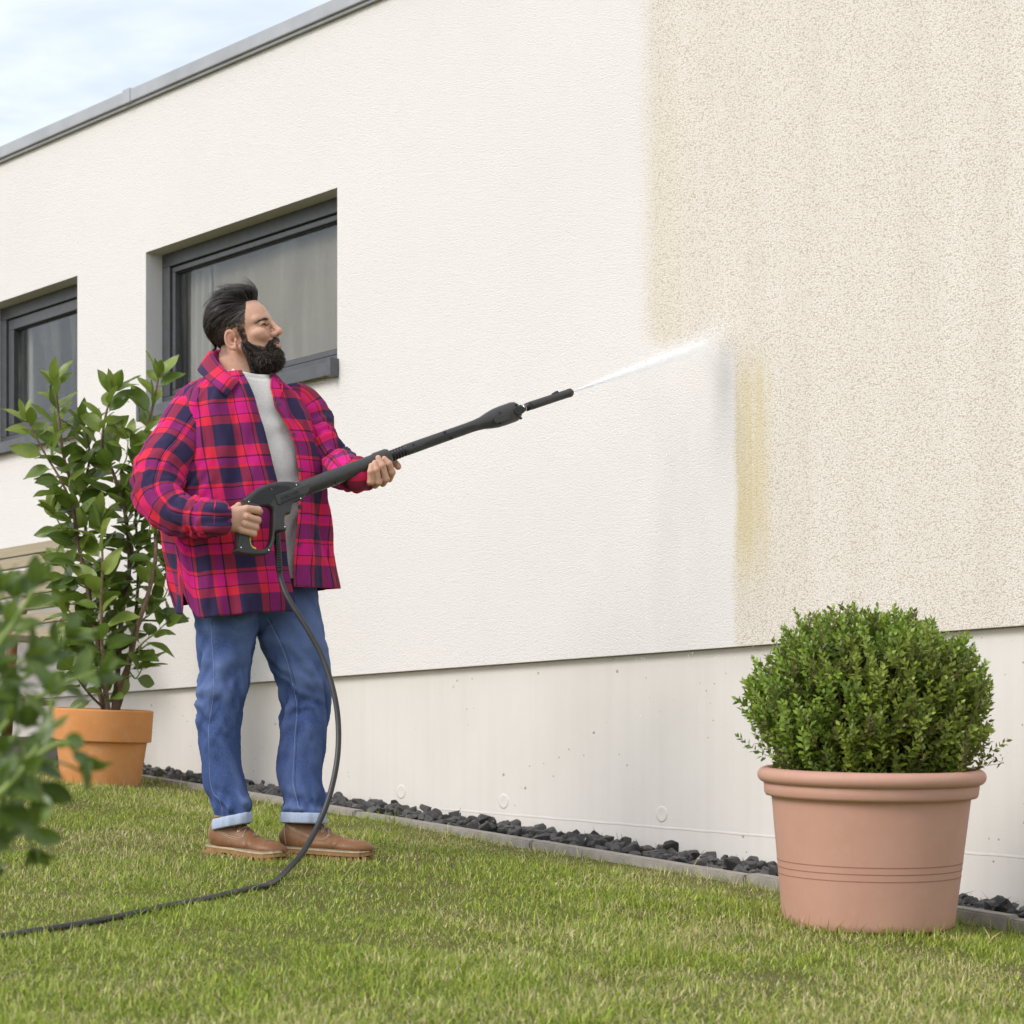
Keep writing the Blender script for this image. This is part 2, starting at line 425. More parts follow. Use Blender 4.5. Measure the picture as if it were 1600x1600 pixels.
ZP = np.mean([hz(525, 1054), hz(1150, 1012), hz(1500, 985)])
ZR = np.mean([hz(2, 253), hz(300, 122), hz(583, 1)])
UL, UR = -9.0, 4.6
ZT = hz(527, 293); ZB = hz(525, 581)
wins = [(hu(-24), hu(121)), (hu(228), hu(527))]
TH = 0.20
def wall_mesh():
    us = [UL, wins[0][0], wins[0][1], wins[1][0], wins[1][1], UR]; zs = [ZP, ZB, ZT, ZR + .06]
    v = []; f = []
    def quad(*p):
        n = len(v); v.extend(p); f.append([n, n + 1, n + 2, n + 3])
    for i in range(5):
        for k in range(3):
            if k == 1 and i in (1, 3): continue
            a, b, c, d = us[i], us[i + 1], zs[k], zs[k + 1]
            quad((a, 0, c), (b, 0, c), (b, 0, d), (a, 0, d))
            quad((b, TH, c), (a, TH, c), (a, TH, d), (b, TH, d))
    for a, b in wins:
        quad((a, 0, ZB), (a, 0, ZT), (a, TH, ZT), (a, TH, ZB))
        quad((b, 0, ZT), (b, 0, ZB), (b, TH, ZB), (b, TH, ZT))
        quad((a, 0, ZT), (b, 0, ZT), (b, TH, ZT), (a, TH, ZT))
        quad((b, 0, ZB), (a, 0, ZB), (a, TH, ZB), (b, TH, ZB))
    quad((UL, 0, ZP), (UL, TH, ZP), (UR, TH, ZP), (UR, 0, ZP))
    quad((UR, 0, ZP), (UR, TH, ZP), (UR, TH, ZR + .06), (UR, 0, ZR + .06))
    quad((UL, TH, ZP), (UL, 0, ZP), (UL, 0, ZR + .06), (UL, TH, ZR + .06))
    return v, f
v, f = wall_mesh()
hpart(obj('wall', v, f, M_plaster, None, False))
hpart(obj('wall', *(lambda bm: bm)(([(UL, 6, -.6), (UR, 6, -.6), (UR, 6, ZR), (UL, 6, ZR), (UL, 6.2, -.6), (UR, 6.2, -.6), (UR, 6.2, ZR), (UL, 6.2, ZR)],
      [[3, 2, 1, 0], [4, 5, 6, 7], [0, 1, 5, 4], [2, 3, 7, 6]])), M_plaster, None, False))
hbox('wall', (UL - .0, TH + .002, -.6), (UL + .2, 6, ZR), M_plaster)
hbox('wall', (UR - .2, TH + .002, -.6), (UR, 6, ZR), M_plaster)
hbox('plinth', (UL + .01, .03, -1.4), (UR - .01, TH, ZP - .002), M_conc)
hbox('floor', (UL + .21, TH + .01, ZP - .1), (UR - .21, 5.99, ZP), M_room)
hbox('roof', (UL, TH + .01, ZR - .02), (UR, 6.2, ZR + .05), M_alu)
ub = hu(0) + .62; hbox('partition_wall', (ub, TH + .01, ZP + .002), (ub + .1, 5.98, ZR - .03), M_room)
hbox('partition_wall', (hu(-24) - .6, 2.6, ZP + .002), (UR - .25, 2.7, ZR - .03), M_room)
# coping in segments with a lapped joint
uj = hu(208)
for a, b in ((UL - .05, uj), (uj, uj + 3.0), (uj + 3.0, UR + .05)):
    o = hbox('coping', (a + .002, -.034, ZR), (b - .002, TH + .1, ZR + .057), M_alu, .004)
for u in (uj, uj + 3.0):
    hbox('joint_cover', (u - .03, -.038, ZR - .002), (u + .03, TH + .1, ZR + .063), M_alu, .003)
hbox('drip_edge', (UL, -.020, ZR - .012), (UR, -.008, ZR - .001), M_alu)

def window(u0, u1, sash):
    bm = bmesh.new(); V0, V1 = .085, .15; w = .062
    zb = ZB + .035
    for lo, hi in (((u0, V0, ZT - w), (u1, V1, ZT)), ((u0, V0, zb), (u1, V1, zb + w)), ((u0, V0, zb + w), (u0 + w, V1, ZT - w)), ((u1 - w, V0, zb + w), (u1, V1, ZT - w))):
        bm_box(bm, np.array(lo), np.array(hi), .004)
    fr = hpart(from_bm('window', bm, M_anthr))
    bm = bmesh.new(); k = .052 if sash else .024; g = .004
    a, b, c, d = u0 + w + g, u1 - w - g, zb + w + g, ZT - w - g; V0 += .012
    for lo, hi in (((a, V0, d - k), (b, V1 + .01, d)), ((a, V0, c), (b, V1 + .01, c + k)), ((a, V0, c + k), (a + k, V1 + .01, d - k)), ((b - k, V0, c + k), (b, V1 + .01, d - k))):
        bm_box(bm, np.array(lo), np.array(hi), .004)
    s_ = from_bm('sash', bm, M_anthr); s_.parent = fr
    p = box('pane', (a + k - .004, .120, c + k - .004), (b - k + .004, .124, d - k + .004), M_glass); p.parent = fr
    for z0, z1 in ((c + k, c + k + .006), (d - k - .006, d - k)):
        q = box('gasket', (a + k - .003, .112, z0), (b - k + .003, .119, z1), M_dark); q.parent = fr
    bm = bmesh.new()
    bm_box(bm, np.array((u0 - .01, -.034, ZB + .002)), np.array((u1 + .008, .10, ZB + .034)), .003)
    bm_box(bm, np.array((u0 - .01, -.040, ZB - .018)), np.array((u1 + .008, -.033, ZB + .036)), .002)
    q = from_bm('sill', bm, M_sill); q.parent = fr
    for x in (u0 - .012, u1 - .012):
        q = box('sill_end_cap', (x, -.046, ZB - .024), (x + .024, .03, ZB + .052), M_sill, None, .004); q.parent = fr
    return fr
w1 = window(*wins[0], True); w1['label'] = 'narrow grey-framed window with dark room behind'
w2 = window(*wins[1], False); w2['label'] = 'wide grey-framed window with beige reflection tone behind the pane'
def curtain(name, u0, u1, v, folds, amp, label, mat, z0, z1):
    n = folds * 10 + 1; u = np.linspace(u0, u1, n); zz = np.linspace(z0, z1, 6)
    y = v + amp * np.sin(np.linspace(0, folds * 2 * PI, n)) + .004 * np.sin(np.linspace(0, 9, n))
    pv = np.array([wloc(a, b, z) for z in zz for a, b in zip(u, y)])
    o = obj(name, pv, grid_faces(6, n), mat); md = o.modifiers.new('s', 'SOLIDIFY'); md.thickness = .003
    return tag(o, label, 'reflection sheet' if name == 'reflection_sheet' else 'curtain')
curtain('curtain', wins[1][0] + .06, wins[1][0] + .26, .185, 4, .012, 'gathered beige curtain at the side of the wide window', M_curt, ZB - .3, ZT + .1)
curtain('reflection_sheet', wins[1][0] + .29, wins[1][1] + .05, .172, 1, .002, 'flat beige sheet standing in for reflections in the wide window', M_reflection, ZB - .1, ZT + .06)  # sheet added behind the glass, coloured like the reflections in the pane
curtain('curtain', hu(12, .19), hu(52, .19), .19, 3, .014, 'pale curtain at the left side of the narrow window', M_curt, ZB - .3, ZT + .1)

# plinth details: formwork ridge and tie hole plugs
pl = next(o for o in house.children if o.name == 'plinth')
a = np.array([hu(560, .03), hz(560, 1253, .03)]); b = np.array([hu(1500, .03), hz(1500, 1331, .03)])
uu = np.linspace(-3.0, 4.4, 90); zc = a[1] + (uu - a[0]) * (b[1] - a[1]) / (b[0] - a[0])
pv = []; rs = np.random.default_rng(3)
for u, z in zip(uu, zc):
    j = rs.uniform(-.0015, .0015)
    for dz, dv in ((.004, .0302), (.002, .0294 + j * .3), (-.002, .0293 + j * .3), (-.005, .0292), (-.006, .0302)): pv.append((u, dv, z + dz + j))
hpart(obj('formwork_ridge', pv, grid_faces(90, 5), M_conc, None)).parent = pl
for px, py in ((627, 1237), (787, 1252), (1034, 1272)):
    prof = np.array([(0.0, .0005), (.017, .0005), (.0185, .0007), (.021, .0007), (.0225, .0006), (.028, .0005), (.0288, -.002)]) * (1 if py != 1314 else .7)
    lv, lf = lathe_vf(prof, 28)
    pv = np.stack([hu(px, .03) + lv[:, 0], .0295 - lv[:, 2], hz(px, py, .03) + lv[:, 1]], 1)
    hpart(obj('tie_hole_plug', pv, lf, M_conc, None)).parent = pl

# ------------------------------------------------------------------ ground, kerb, gravel bed, terrace
m = NT('soil_under_grass'); co = m.coord()
g = m.noise(co, 14, 6, .65); g2 = m.noise(co, 1.6, 3)
col = m.mix(m.ramp(g, [(.35, 0.0), (.65, 1.0)]), (.085, .070, .032), (.11, .12, .032)); col = m.mix(m.math('MULTIPLY', g2, .5), col, (.20, .19, .07))
m.bump(g, .6, .02); M_soil = m.set(col, .95, spec=.1)
gx = np.concatenate([np.linspace(-60, -4, 8), np.linspace(-3, 3, 13), np.linspace(4, 60, 8)])
gy = np.concatenate([np.linspace(-60, -7, 7), np.linspace(-6, 13, 20), np.linspace(16, 90, 8)])
gv = np.array([(x, y, ground_z(x, y)) for x in gx for y in gy])
tag(obj('lawn', gv, grid_faces(len(gx), len(gy))[:, ::-1].copy(), M_soil), kind='structure')
M_kerb = simple('kerb_concrete', (.30, .275, .24), .9, .16, 25, .5, bscale=220, bdist=.003)
M_slate = NT('slate_stone'); m = M_slate; co = m.coord()
oi = m.n('ShaderNodeObjectInfo').outputs['Random']
n_ = m.noise(co, 9, 5, .6)
col = m.mix(m.ramp(n_, [(.3, 0.0), (.75, 1.0)]), (.06, .059, .060), (.235, .228, .222))
col = m.mix(m.math('MULTIPLY', oi, .6), col, (.05, .045, .042))
m.bump(m.noise(m.mapping(co, (1, 1, 4)), 16, 4, .65), .6, .12)
M_slate = m.set(col, m.ramp(oi, [(0, .75), (.8, .55), (.97, .32)]), spec=.5)
KV0, KV1 = -.325, -.385
def strip(name, u0, u1, v0, v1, dz, mat, kind, n=30):
    us = np.linspace(u0, u1, n); pv = []
    for u in us:
        for vv in np.linspace(v0, v1, 6): p = wloc(u, vv, 0); pv.append((p[0], p[1], plane_z(p[0], p[1]) + dz - (.09 * (vv - KV0) if kind == 'structure' and vv > KV0 + .03 else 0)))
    return tag(obj(name, pv, grid_faces(n, 6), mat), kind=kind)
US0, US1 = hu(150), 4.4
bed = strip('gravel_bed', US0, US1, .03, KV0, -.020, M_slate, 'structure')
footing = strip('kerb', US0, US1, KV0 + .02, KV1 - .02, -.055, M_kerb, 'structure')
uk = hu(1163, KV1); u = uk - 6.0
while u < US1:
    a, b = max(u + .003, US0), min(u + .997, US1); u += 1.0
    if b - a < .1: continue
    pts = []
    dz = RNG.uniform(-.004, .004)
    for uu_ in (a, b):
        for vv in (KV0, KV1):
            p = wloc(uu_, vv, 0); g = float(plane_z(p[0], p[1]))
            pts += [(p[0], p[1], g - .12), (p[0], p[1], g + .005 + dz)]
    bm = bmesh.new(); vs_ = [bm.verts.new(q) for q in pts]
    for q in ((0, 2, 3, 1), (4, 5, 7, 6), (0, 1, 5, 4), (2, 6, 7, 3), (1, 3, 7, 5), (0, 4, 6, 2)): bm.faces.new([vs_[i] for i in q])
    bmesh.ops.recalc_face_normals(bm, faces=bm.faces)
    bmesh.ops.bevel(bm, geom=list(bm.edges), offset=.006, segments=2, affect='EDGES')
    from_bm('kerb_stone', bm, M_kerb, footing)
def rock_mesh(seed):
    r = np.random.default_rng(seed); bm = bmesh.new()
    sc_ = np.array([1, r.uniform(.6, .95), r.uniform(.4, .75)])
    for _ in range(13):
        p = r.normal(size=3); p /= np.linalg.norm(p); bm.verts.new((p * r.uniform(.75, 1.05) * sc_).tolist())
    res = bmesh.ops.convex_hull(bm, input=bm.verts)
    bmesh.ops.delete(bm, geom=[g for g in res['geom_interior'] if isinstance(g, bmesh.types.BMVert)], context='VERTS')
    bmesh.ops.bevel(bm, geom=list(bm.edges), offset=.05, segments=1, affect='EDGES')
    me = bpy.data.meshes.new('stone'); bm.to_mesh(me); bm.free(); me.materials.append(M_slate); return me
rocks = [rock_mesh(40 + k) for k in range(10)]
rs = np.random.default_rng(5)
def put_rock(u, vv, h, s, me):
    p = wloc(u, vv, 0); o = link('stone', me, bed, False)
    o.location = (p[0], p[1], float(plane_z(p[0], p[1])) + h - .09 * (vv - KV0)); o.scale = (s, s, s)
    o.rotation_euler = (rs.uniform(-.7, .7), rs.uniform(-.7, .7), rs.uniform(0, 6.3)); return o
vis0, vis1 = hu(212), hu(1640)
cnt = 0
for row, (vv, h) in enumerate(((-.288, -.006), (-.225, .000), (-.16, .004), (-.09, .008), (-.028, .012), (-.26, .014), (-.12, .024))):
    u = vis0 + rs.uniform(0, .06)
    while u < vis1 and cnt < 298:
        s = rs.uniform(.026, .050) * (1.1 if row < 4 else .95)
        xr = wloc(u, vv, 0); xr = 800 + F * xr[0] / xr[1]
        if 1245 < xr < 1475 or 320 < xr < 375: u += .1; continue
        put_rock(u, vv + rs.uniform(-.022, .022), h + rs.uniform(-.006, .012), s, rocks[rs.integers(10)])
        cnt += 1; u += (rs.uniform(.075, .115) if row < 5 else rs.uniform(.15, .24))
V = []; Fc = []; nv = 0                       # small chips filling the gaps, and the stones round the corner
rm = [(np.array([w.co[:] for w in me.vertices]), [list(p.vertices) for p in me.polygons]) for me in rocks[:4]]
for k in range(900):
    a, f_ = rm[k % 4]; t = rs.uniform(0, 2 * PI); s = rs.uniform(.016, .036)
    R = np.array([[math.cos(t), -math.sin(t), 0], [math.sin(t), math.cos(t), 0], [0, 0, 1]])
    vq = rs.uniform(-.30, .01); p = wloc(rs.uniform(US0, US1), vq, 0); p[2] = plane_z(p[0], p[1]) - .09 * (vq - KV0) + rs.uniform(-.012, .018)
    V.append(a @ R.T * s + p); Fc += [[i + nv for i in q] for q in f_]; nv += len(a)
tag(obj('stone_chips', np.concatenate(V), Fc, M_slate, bed, False), kind='stuff')

# terrace behind the left pot
M_pave = simple('terrace_concrete', (.33, .31, .28), .92, .2, 9, .5, bscale=120, bdist=.004)
TU = hu(172) ; TV = -1.02
tz = .33
ter = tag(hpart(box('terrace', (UL, TV, -.9), (TU, .028, tz - .03), M_pave, None, .004)), kind='structure')
ter.parent = None; ter.matrix_world = house.matrix_basis
u = TU
while u > -7.5:
    o = box('terrace_slab', (u - .598, TV - .012, tz - .028), (u - .002, TV + .42, tz + .012), M_pave, None, .005); o.parent = ter
    o = box('terrace_slab', (u - .598, TV + .424, tz - .028), (u - .002, .026, tz + .012), M_pave, None, .005); o.parent = ter
    u -= .6

# ------------------------------------------------------------------ garden bench on the terrace
M_wood = NT('weathered_teak'); m = M_wood; co = m.coord('Object')
gn = m.noise(m.mapping(co, (3, 60, 60)), 1.0, 6, .6); g3 = m.noise(co, 7, 3)
col = m.mix(m.ramp(gn, [(.3, 0.0), (.7, 1.0)]), (.40, .335, .235), (.27, .22, .15)); col = m.mix(m.math('MULTIPLY', g3, .35), col, (.30, .29, .19))
m.bump(gn, .4, .003); M_wood = m.set(col, .85, spec=.2)
M_redwood = simple('oiled_hardwood', (.20, .085, .035), .6, .25, 14, .3)
M_steel = simple('bright_steel', (.6, .6, .6), .3, .05, 20, metal=1.0)
bench = empty('garden_bench', tuple(wloc(hu(20, -.4) - .4, -.5, tz + .012)), label='weathered grey slatted wooden bench against the house wall', cat='bench')
BM = house.matrix_basis.copy()
def bpart(o, par=bench):
    o.parent = par
    o.matrix_parent_inverse = par.matrix_world.inverted() if par is not bench else Matrix.Translation(-Vector(bench.location))
    o.matrix_basis = BM @ o.matrix_basis; return o
tops = ((859, 98), (877, 108), (898, 113), (920.6, 119), (943, 124), (966, 126), (989, 126))
V_b = -.30
for i, (py, pe) in enumerate(tops):
    vv = V_b - .022 * i; z1 = hz(0, py, vv); ue = hu(pe, vv)
    o = box('back_slat', (0, -.009, -.052), (1.75, .009, 0), M_wood, None, .004)
    o.location = (ue - 1.75, vv, z1); o.rotation_euler = (-.28, 0, 0); bpart(o)
for du in (-.34, -1.45):
    u0 = hu(119, V_b) + du; zt_ = hz(0, 862, V_b)
    v_, f_ = tube_vf([(u0, V_b + .035, zt_ - .02), (u0, V_b - .13, zt_ - .42), (u0, V_b - .16, tz + .012)], .026, 8)
    bpart(obj('back_post', v_, f_, M_redwood))
zs_ = hz(20, 1068, -.7)
for k in range(6):
    o = box('seat_slat', (0, -.032, -.022), (1.75, .032, 0), M_redwood if k == 0 else M_wood, None, .004)
    o.location = (hu(119, V_b) - 1.70, -.86 + .078 * k, zs_ - .012 * k); bpart(o)
for du in (-.10, -1.62):
    u0 = hu(119, V_b) + du
    bpart(box('leg', (u0 - .03, -.90, tz + .013), (u0 + .03, -.84, zs_ + .2), M_redwood, None, .004))
    bpart(box('armrest', (u0 - .035, -.93, zs_ + .202), (u0 + .035, -.42, zs_ + .23), M_wood, None, .005))
    bpart(box('seat_rail', (u0 - .02, -.838, zs_ - .085), (u0 + .02, -.44, zs_ - .036), M_redwood, None, .003))
bpart(box('apron', (hu(119, V_b) - 1.585, -.875, zs_ - .09), (hu(119, V_b) - .135, -.855, zs_ - .026), M_redwood, None, .003))

# ------------------------------------------------------------------ pots
def tilt_mat(loc, ax, ay):
    return Matrix.Translation(Vector(loc)) @ Matrix.Rotation(ay, 4, 'Y') @ Matrix.Rotation(ax, 4, 'X')
m = NT('terracotta_orange'); co = m.coord(); a = m.noise(co, 5, 5, .6); b_ = m.noise(co, 60, 3)
col = m.mix(m.ramp(a, [(.3, 0.0), (.7, 1.0)]), (.60, .245, .075), (.64, .30, .11)); col = m.mix(m.ramp(m.noise(co, 11, 6, .7), [(.52, 0.0), (.75, .45)]), col, (.62, .40, .25))
col = m.mix(m.ramp(m.noise(co, 34, 4, .7), [(.64, 0.0), (.72, .5)]), col, (.40, .12, .04))
m.bump(b_, .25, .002); M_terra = m.set(col, .8, spec=.3)
m = NT('pink_pot_plastic'); co = m.coord(); a = m.noise(co, 4, 5, .6)
col = m.mix(m.ramp(a, [(.3, 0.0), (.7, 1.0)]), (.50, .275, .20), (.54, .31, .235)); col = m.mix(m.ramp(m.noise(co, 30, 6, .7), [(.5, 0.0), (.8, .3)]), col, (.58, .38, .30))
m.bump(m.noise(co, 300, 2), .12, .001); M_pink = m.set(col, .62, spec=.35)
M_groove_shade = simple('groove_shade_brown', (.30, .13, .09), .8)
M_potsoil = simple('potting_soil', (.03, .022, .015), .95, .4, 60, .8, bdist=.01)
def pot(name, mat4, prof_body, prof_rim, soil_r, soil_z, mat, label, n=128):
    root = empty(name, mat4.translation, label=label, cat='flower pot', group='flower pots on the lawn')
    R = mat4.to_3x3().to_4x4()
    def part(nm, prof, mt, n=n):
        lv, lf = lathe_vf(prof, n)
        o = link(nm, mesh(nm, lv, lf, mt), root, False); o.matrix_basis = R; return o
    part('body', prof_body, mat); part('rim', prof_rim, mat)
    t = np.linspace(0, 2 * PI, 48, endpoint=False); rr = np.linspace(0, soil_r, 10)
    sv = np.array([(r * math.cos(a), r * math.sin(a), soil_z + .008 * math.sin(9 * r * 20 + 5 * a)) for r in rr for a in t])
    o = link('soil', mesh('soil', sv, grid_faces(10, 48, True)[:, ::-1].copy(), M_potsoil), root, False); o.matrix_basis = R
    return root, R
p = on_ground(155, 1226); pc = np.array([p[0] + .0, p[1] + .155, 0]); pc[0] = (157 - 800) / F * pc[1]; pc[2] = ground_z(pc[0], pc[1]) - .006
k = pc[1] / F
L0 = np.array(pc)
m4 = tilt_mat(pc, math.radians(3.0), math.radians(2.3))
H = 119 * k
body = round_prof([(.0, .0), (61 * k, .0), (70 * k, .585 * H), (66 * k, .58 * H), (57 * k, .02), (0, .02)], .006)
rim = round_prof([(69 * k, .575 * H), (76.5 * k, .578 * H), (78.5 * k, .99 * H), (74 * k, 1.0 * H), (71 * k, .97 * H), (68 * k, .60 * H), (69 * k, .575 * H)], .006)
potL, RL = pot('plant_pot', m4, body, rim, 70 * k, .88 * H, M_terra, 'orange terracotta pot with a deep rim holding the tall laurel')
LPOT = pc; LH = H
Yp = 6.20; pb = np.array([(1356.5 - 800) / F * Yp, Yp, (HOR - 1444) / F * Yp]); k = Yp / F
m4 = tilt_mat(pb, math.radians(4.0), math.radians(.55))
R1, R2 = 133 * k, 153.5 * k
prof = [(0, .0), (R1 - .004, .0), (R1, .005)]
for z in np.linspace(.02, .330, 14): prof.append((R1 + (R2 - R1) * z / .338, z))
prof += [(R2, .336), (R2 + .004, .341), (165 * k - .004, .343), (165 * k, .350), (165 * k + .003, .384), (R2 + .004, .386), (R2 - .010, .33), (R1, .03), (0, .03)]
rz = .3965
rimp = [(164 * k + .0205 * math.cos(t) * 1.02 - .000, rz + .0205 * math.sin(t)) for t in np.linspace(-2.4, 3.2, 26)]
rimp += [(164 * k - .026, rz - .02), (R2 - .004, rz - .06), (R2 - .002, rz - .062)]
potR, RR = pot('plant_pot', m4, np.array(prof), np.array(rimp), R2 - .012, .325, M_pink, 'large dusty pink pot with thick rolled rim holding the round boxwood', 160)
for z in (.172, .154, .1355):  # thin raised rings, darker brown to stand in for shade in the grooves
    r = R1 + (R2 - R1) * z / .338
    lv, lf = lathe_vf([(r + .0004, z - .0012), (r + .0010, z), (r + .0004, z + .0012)], 160)
    o = link('groove_shade_ring', mesh('groove_shade_ring', lv, lf, M_groove_shade), potR, False); o.matrix_basis = RR

# ------------------------------------------------------------------ plants
def leaf_material(name, stops, rough=.38, back=1.25, attr=False, trans=.3):
    m = NT(name)
    if attr:
        at = m.n('ShaderNodeAttribute', attribute_name='tint'); col = at.outputs['Color']
    else:
        oi = m.n('ShaderNodeObjectInfo'); col = m.ramp(oi.outputs['Random'], stops)
        co = m.coord('UV'); s = m.sep(co)
        mid = m.ramp(m.math('ABSOLUTE', m.math('SUBTRACT', s[1], .5)), [(.0, 1.0), (.06, 0.0)])
        vein = m.math('ABSOLUTE', m.math('SINE', m.math('ADD', m.math('MULTIPLY', s[0], 26.0), m.math('MULTIPLY', m.math('ABSOLUTE', m.math('SUBTRACT', s[1], .5)), -22.0))))
        col = m.mix(m.math('MULTIPLY', mid, .5), col, (.22, .30, .07))
        col = m.mix(m.math('MULTIPLY', m.noise(m.coord('Object'), 3.0, 3), .35), col, (.10, .16, .03))
        m.bump(m.ramp(vein, [(.0, 0.0), (.25, 1.0)]), .18, .02)
    m.set(col, rough, spec=.5)
    t = m.n('ShaderNodeBsdfTranslucent'); tm = m.mix(.5, col, (.20, .30, .03)); m.l(tm, t.inputs[0])
    x = m.n('ShaderNodeMixShader'); x.inputs[0].default_value = trans
    m.l(m.b.outputs[0], x.inputs[1]); m.l(t.outputs[0], x.inputs[2]); m.l(x.outputs[0], m.out.inputs[0])
    return m.m
M_leaf_old = leaf_material('laurel_leaf_dark', [(0, (.070, .120, .024)), (.5, (.120, .190, .034)), (1, (.19, .265, .050))], .30)
M_leaf_mid = leaf_material('laurel_leaf_green', [(0, (.165, .24, .042)), (1, (.27, .345, .066))], .33)
M_leaf_new = leaf_material('laurel_leaf_young', [(0, (.19, .27, .042)), (1, (.30, .37, .07))], .34)
M_leaf_deep = leaf_material('bush_leaf_deep', [(0, (.030, .066, .016)), (.6, (.062, .115, .024)), (1, (.13, .20, .04))], .36)
M_bark = simple('laurel_bark', (.17, .105, .07), .85, .3, 60, .5)
M_shoot = simple('laurel_green_shoot', (.22, .30, .07), .6, .15, 30)
def leaf_mesh(seed, mats, wid=.40, nl=8):
    r = np.random.default_rng(seed)
    curl, fold, tw = r.uniform(-.05, .55), r.uniform(.16, .42), r.uniform(-.35, .35)
    s = np.linspace(0, 1, nl); w = wid * .5 * np.clip(np.sin(PI * np.clip(s, 0, 1)**.82)**.78, 0, None); w[0] = .012; w[-1] = .006
    rows = []; uvs = []
    for k, a in enumerate(s):
        for c in (-1, -.5, 0, .5, 1):
            y = w[k] * c; z = abs(c) * w[k] * fold - curl * a * a * .42 + .02 * math.sin(9 * a + 3 * c + seed)
            x = .16 + a * (1 - .12 * abs(curl)); an = tw * a
            rows.append((x, y * math.cos(an), z + y * math.sin(an))); uvs.append((a, .5 + .5 * c))
    f = grid_faces(nl, 5).tolist()
    me = []
    n0 = len(rows)
    for x in (0, .085, .17):                                     # leaf stalk
        for yz in ((-.011, 0), (.011, 0), (0, .012)): rows.append((x, yz[0], yz[1] + .0)); uvs.append((0, .5))
    for a in (0, 3): f += [[n0 + a + i, n0 + a + (i + 1) % 3, n0 + a + 3 + (i + 1) % 3, n0 + a + 3 + i] for i in range(3)]
    return [mesh('leaf', rows, f, mt, uv=uvs) for mt in mats]
LEAVES = [leaf_mesh(60 + k, (M_leaf_old, M_leaf_mid, M_leaf_new, M_leaf_deep), .45 + .06 * (k % 3)) for k in range(7)]
def put_leaf(root, p, d, up, L, kind, r):
    d = d / np.linalg.norm(d); n = up - d * (up @ d); n /= np.linalg.norm(n) + 1e-9; y = np.cross(n, d)
    o = link('leaf', LEAVES[r.integers(len(LEAVES))][kind], root, False)
    M = Matrix(((d[0], y[0], n[0], 0), (d[1], y[1], n[1], 0), (d[2], y[2], n[2], 0), (0, 0, 0, 1)))
    o.matrix_basis = Matrix.Translation(Vector(p) - Vector(root.location)) @ M @ Matrix.Scale(L, 4)
    return o
def leafy_stem(root, pts, r0, r1, start, step, L, r, mats=(0, 1, 2), tip=True, spread=1.0, ph=0.0, young_from=.66, bark=True):
    c = catmull(pts, 60); seg = np.linalg.norm(np.diff(c, axis=0), axis=1); s = np.concatenate([[0], np.cumsum(seg)]); T = s[-1]
    tube('stem', c, [r0, r1], M_bark if bark else M_shoot, root, 8)
    t, a, b = frames_pt(c)
    q = start; i = 0
    while q < T:
        k = min(np.searchsorted(s, q), 59); f = q / T
        an = ph + i * 2.40 + r.uniform(-.5, .5)
        out = math.cos(an) * a[k] + math.sin(an) * b[k]
        elev = (.45 + .75 * max(0, (f - .6) / .4)) * r.uniform(.7, 1.25)
        d = out * spread + t[k] * elev + np.array([0, 0, r.uniform(-.28, .22)])
        up = t[k] * .55 + np.array([-.12, -.75, .45]) - out * .2 + r.normal(size=3) * .42
        kind = mats[2] if f > young_from and r.random() < .75 else (mats[1] if r.random() < .33 else mats[0])
        put_leaf(root, c[k], d, up, L * r.uniform(.72, 1.12) * (1 - .22 * max(0, f - .85) / .15), kind, r)
        q += step * r.uniform(.7, 1.3); i += 1
    if tip:
        for j in range(4):
            an = j * 1.57 + r.uniform(0, .5); out = math.cos(an) * a[-1] + math.sin(an) * b[-1]
            put_leaf(root, c[-1], out * .55 + t[-1] * r.uniform(.6, 1.2), t[-1] * .6 - out * .5 + np.array([0, -.5, 0]) + r.normal(size=3) * .2, L * r.uniform(.55, .85), mats[2], r)
    return c
YL = LPOT[1]
Lp = lambda x, y, d=0.0: P(x, y, YL + d)
rl = np.random.default_rng(21)
laurel = empty('laurel_shrub', tuple(Lp(172, 1118)), label='tall laurel shrub with big glossy leaves in the orange terracotta pot', cat='shrub')
big = .142
leafy_stem(laurel, [Lp(177, 1124, -.02), Lp(186, 1075, -.04), Lp(200, 1040, -.06), Lp(216, 975, -.08), Lp(231, 930, -.08), Lp(243, 871, -.04), Lp(240, 800), Lp(226, 740, .02), Lp(226, 690, .02), Lp(240, 630, 0), Lp(247, 592, 0)], .013, .004, .52, 0.0252, big, rl, ph=.4, young_from=.66)
leafy_stem(laurel, [Lp(176, 1124), Lp(184, 1050), Lp(190, 965, .03), Lp(202, 890, .05), Lp(196, 805, .02), Lp(178, 742, 0), Lp(160, 700, 0), Lp(165, 650, -.02), Lp(176, 614, -.02)], .012, .004, .30, 0.0210, big, rl, ph=1.1, young_from=.66)
leafy_stem(laurel, [Lp(168, 1122), Lp(163, 1060, -.03), Lp(150, 990, -.04), Lp(135, 910, -.06), Lp(122, 847, -.06), Lp(114, 770, -.04), Lp(99, 710, -.02), Lp(92, 650), Lp(87, 603)], .012, .004, .16, 0.0189, big, rl, ph=2.0, young_from=.66)
leafy_stem(laurel, [Lp(120, 850, -.05), Lp(112, 790, -.07), Lp(92, 745, -.10), Lp(72, 712, -.1), Lp(56, 682, -.1), Lp(46, 662, -.1)], .006, .0035, .05, 0.0238, big * .95, rl, ph=.2, young_from=.7)
leafy_stem(laurel, [Lp(164, 1120, .08), Lp(150, 1050, .10), Lp(141, 980, .12), Lp(140, 900, .12), Lp(134, 830, .12), Lp(130, 770, .1), Lp(140, 715, .08), Lp(134, 670, .08)], .011, .004, .12, 0.0196, big, rl, ph=3.0)
leafy_stem(laurel, [Lp(171, 1122, -.08), Lp(166, 1080, -.12), Lp(160, 1020, -.16), Lp(158, 950, -.16), Lp(160, 880, -.14), Lp(158, 815, -.12)], .010, .004, .06, 0.0189, big, rl, ph=4.0)
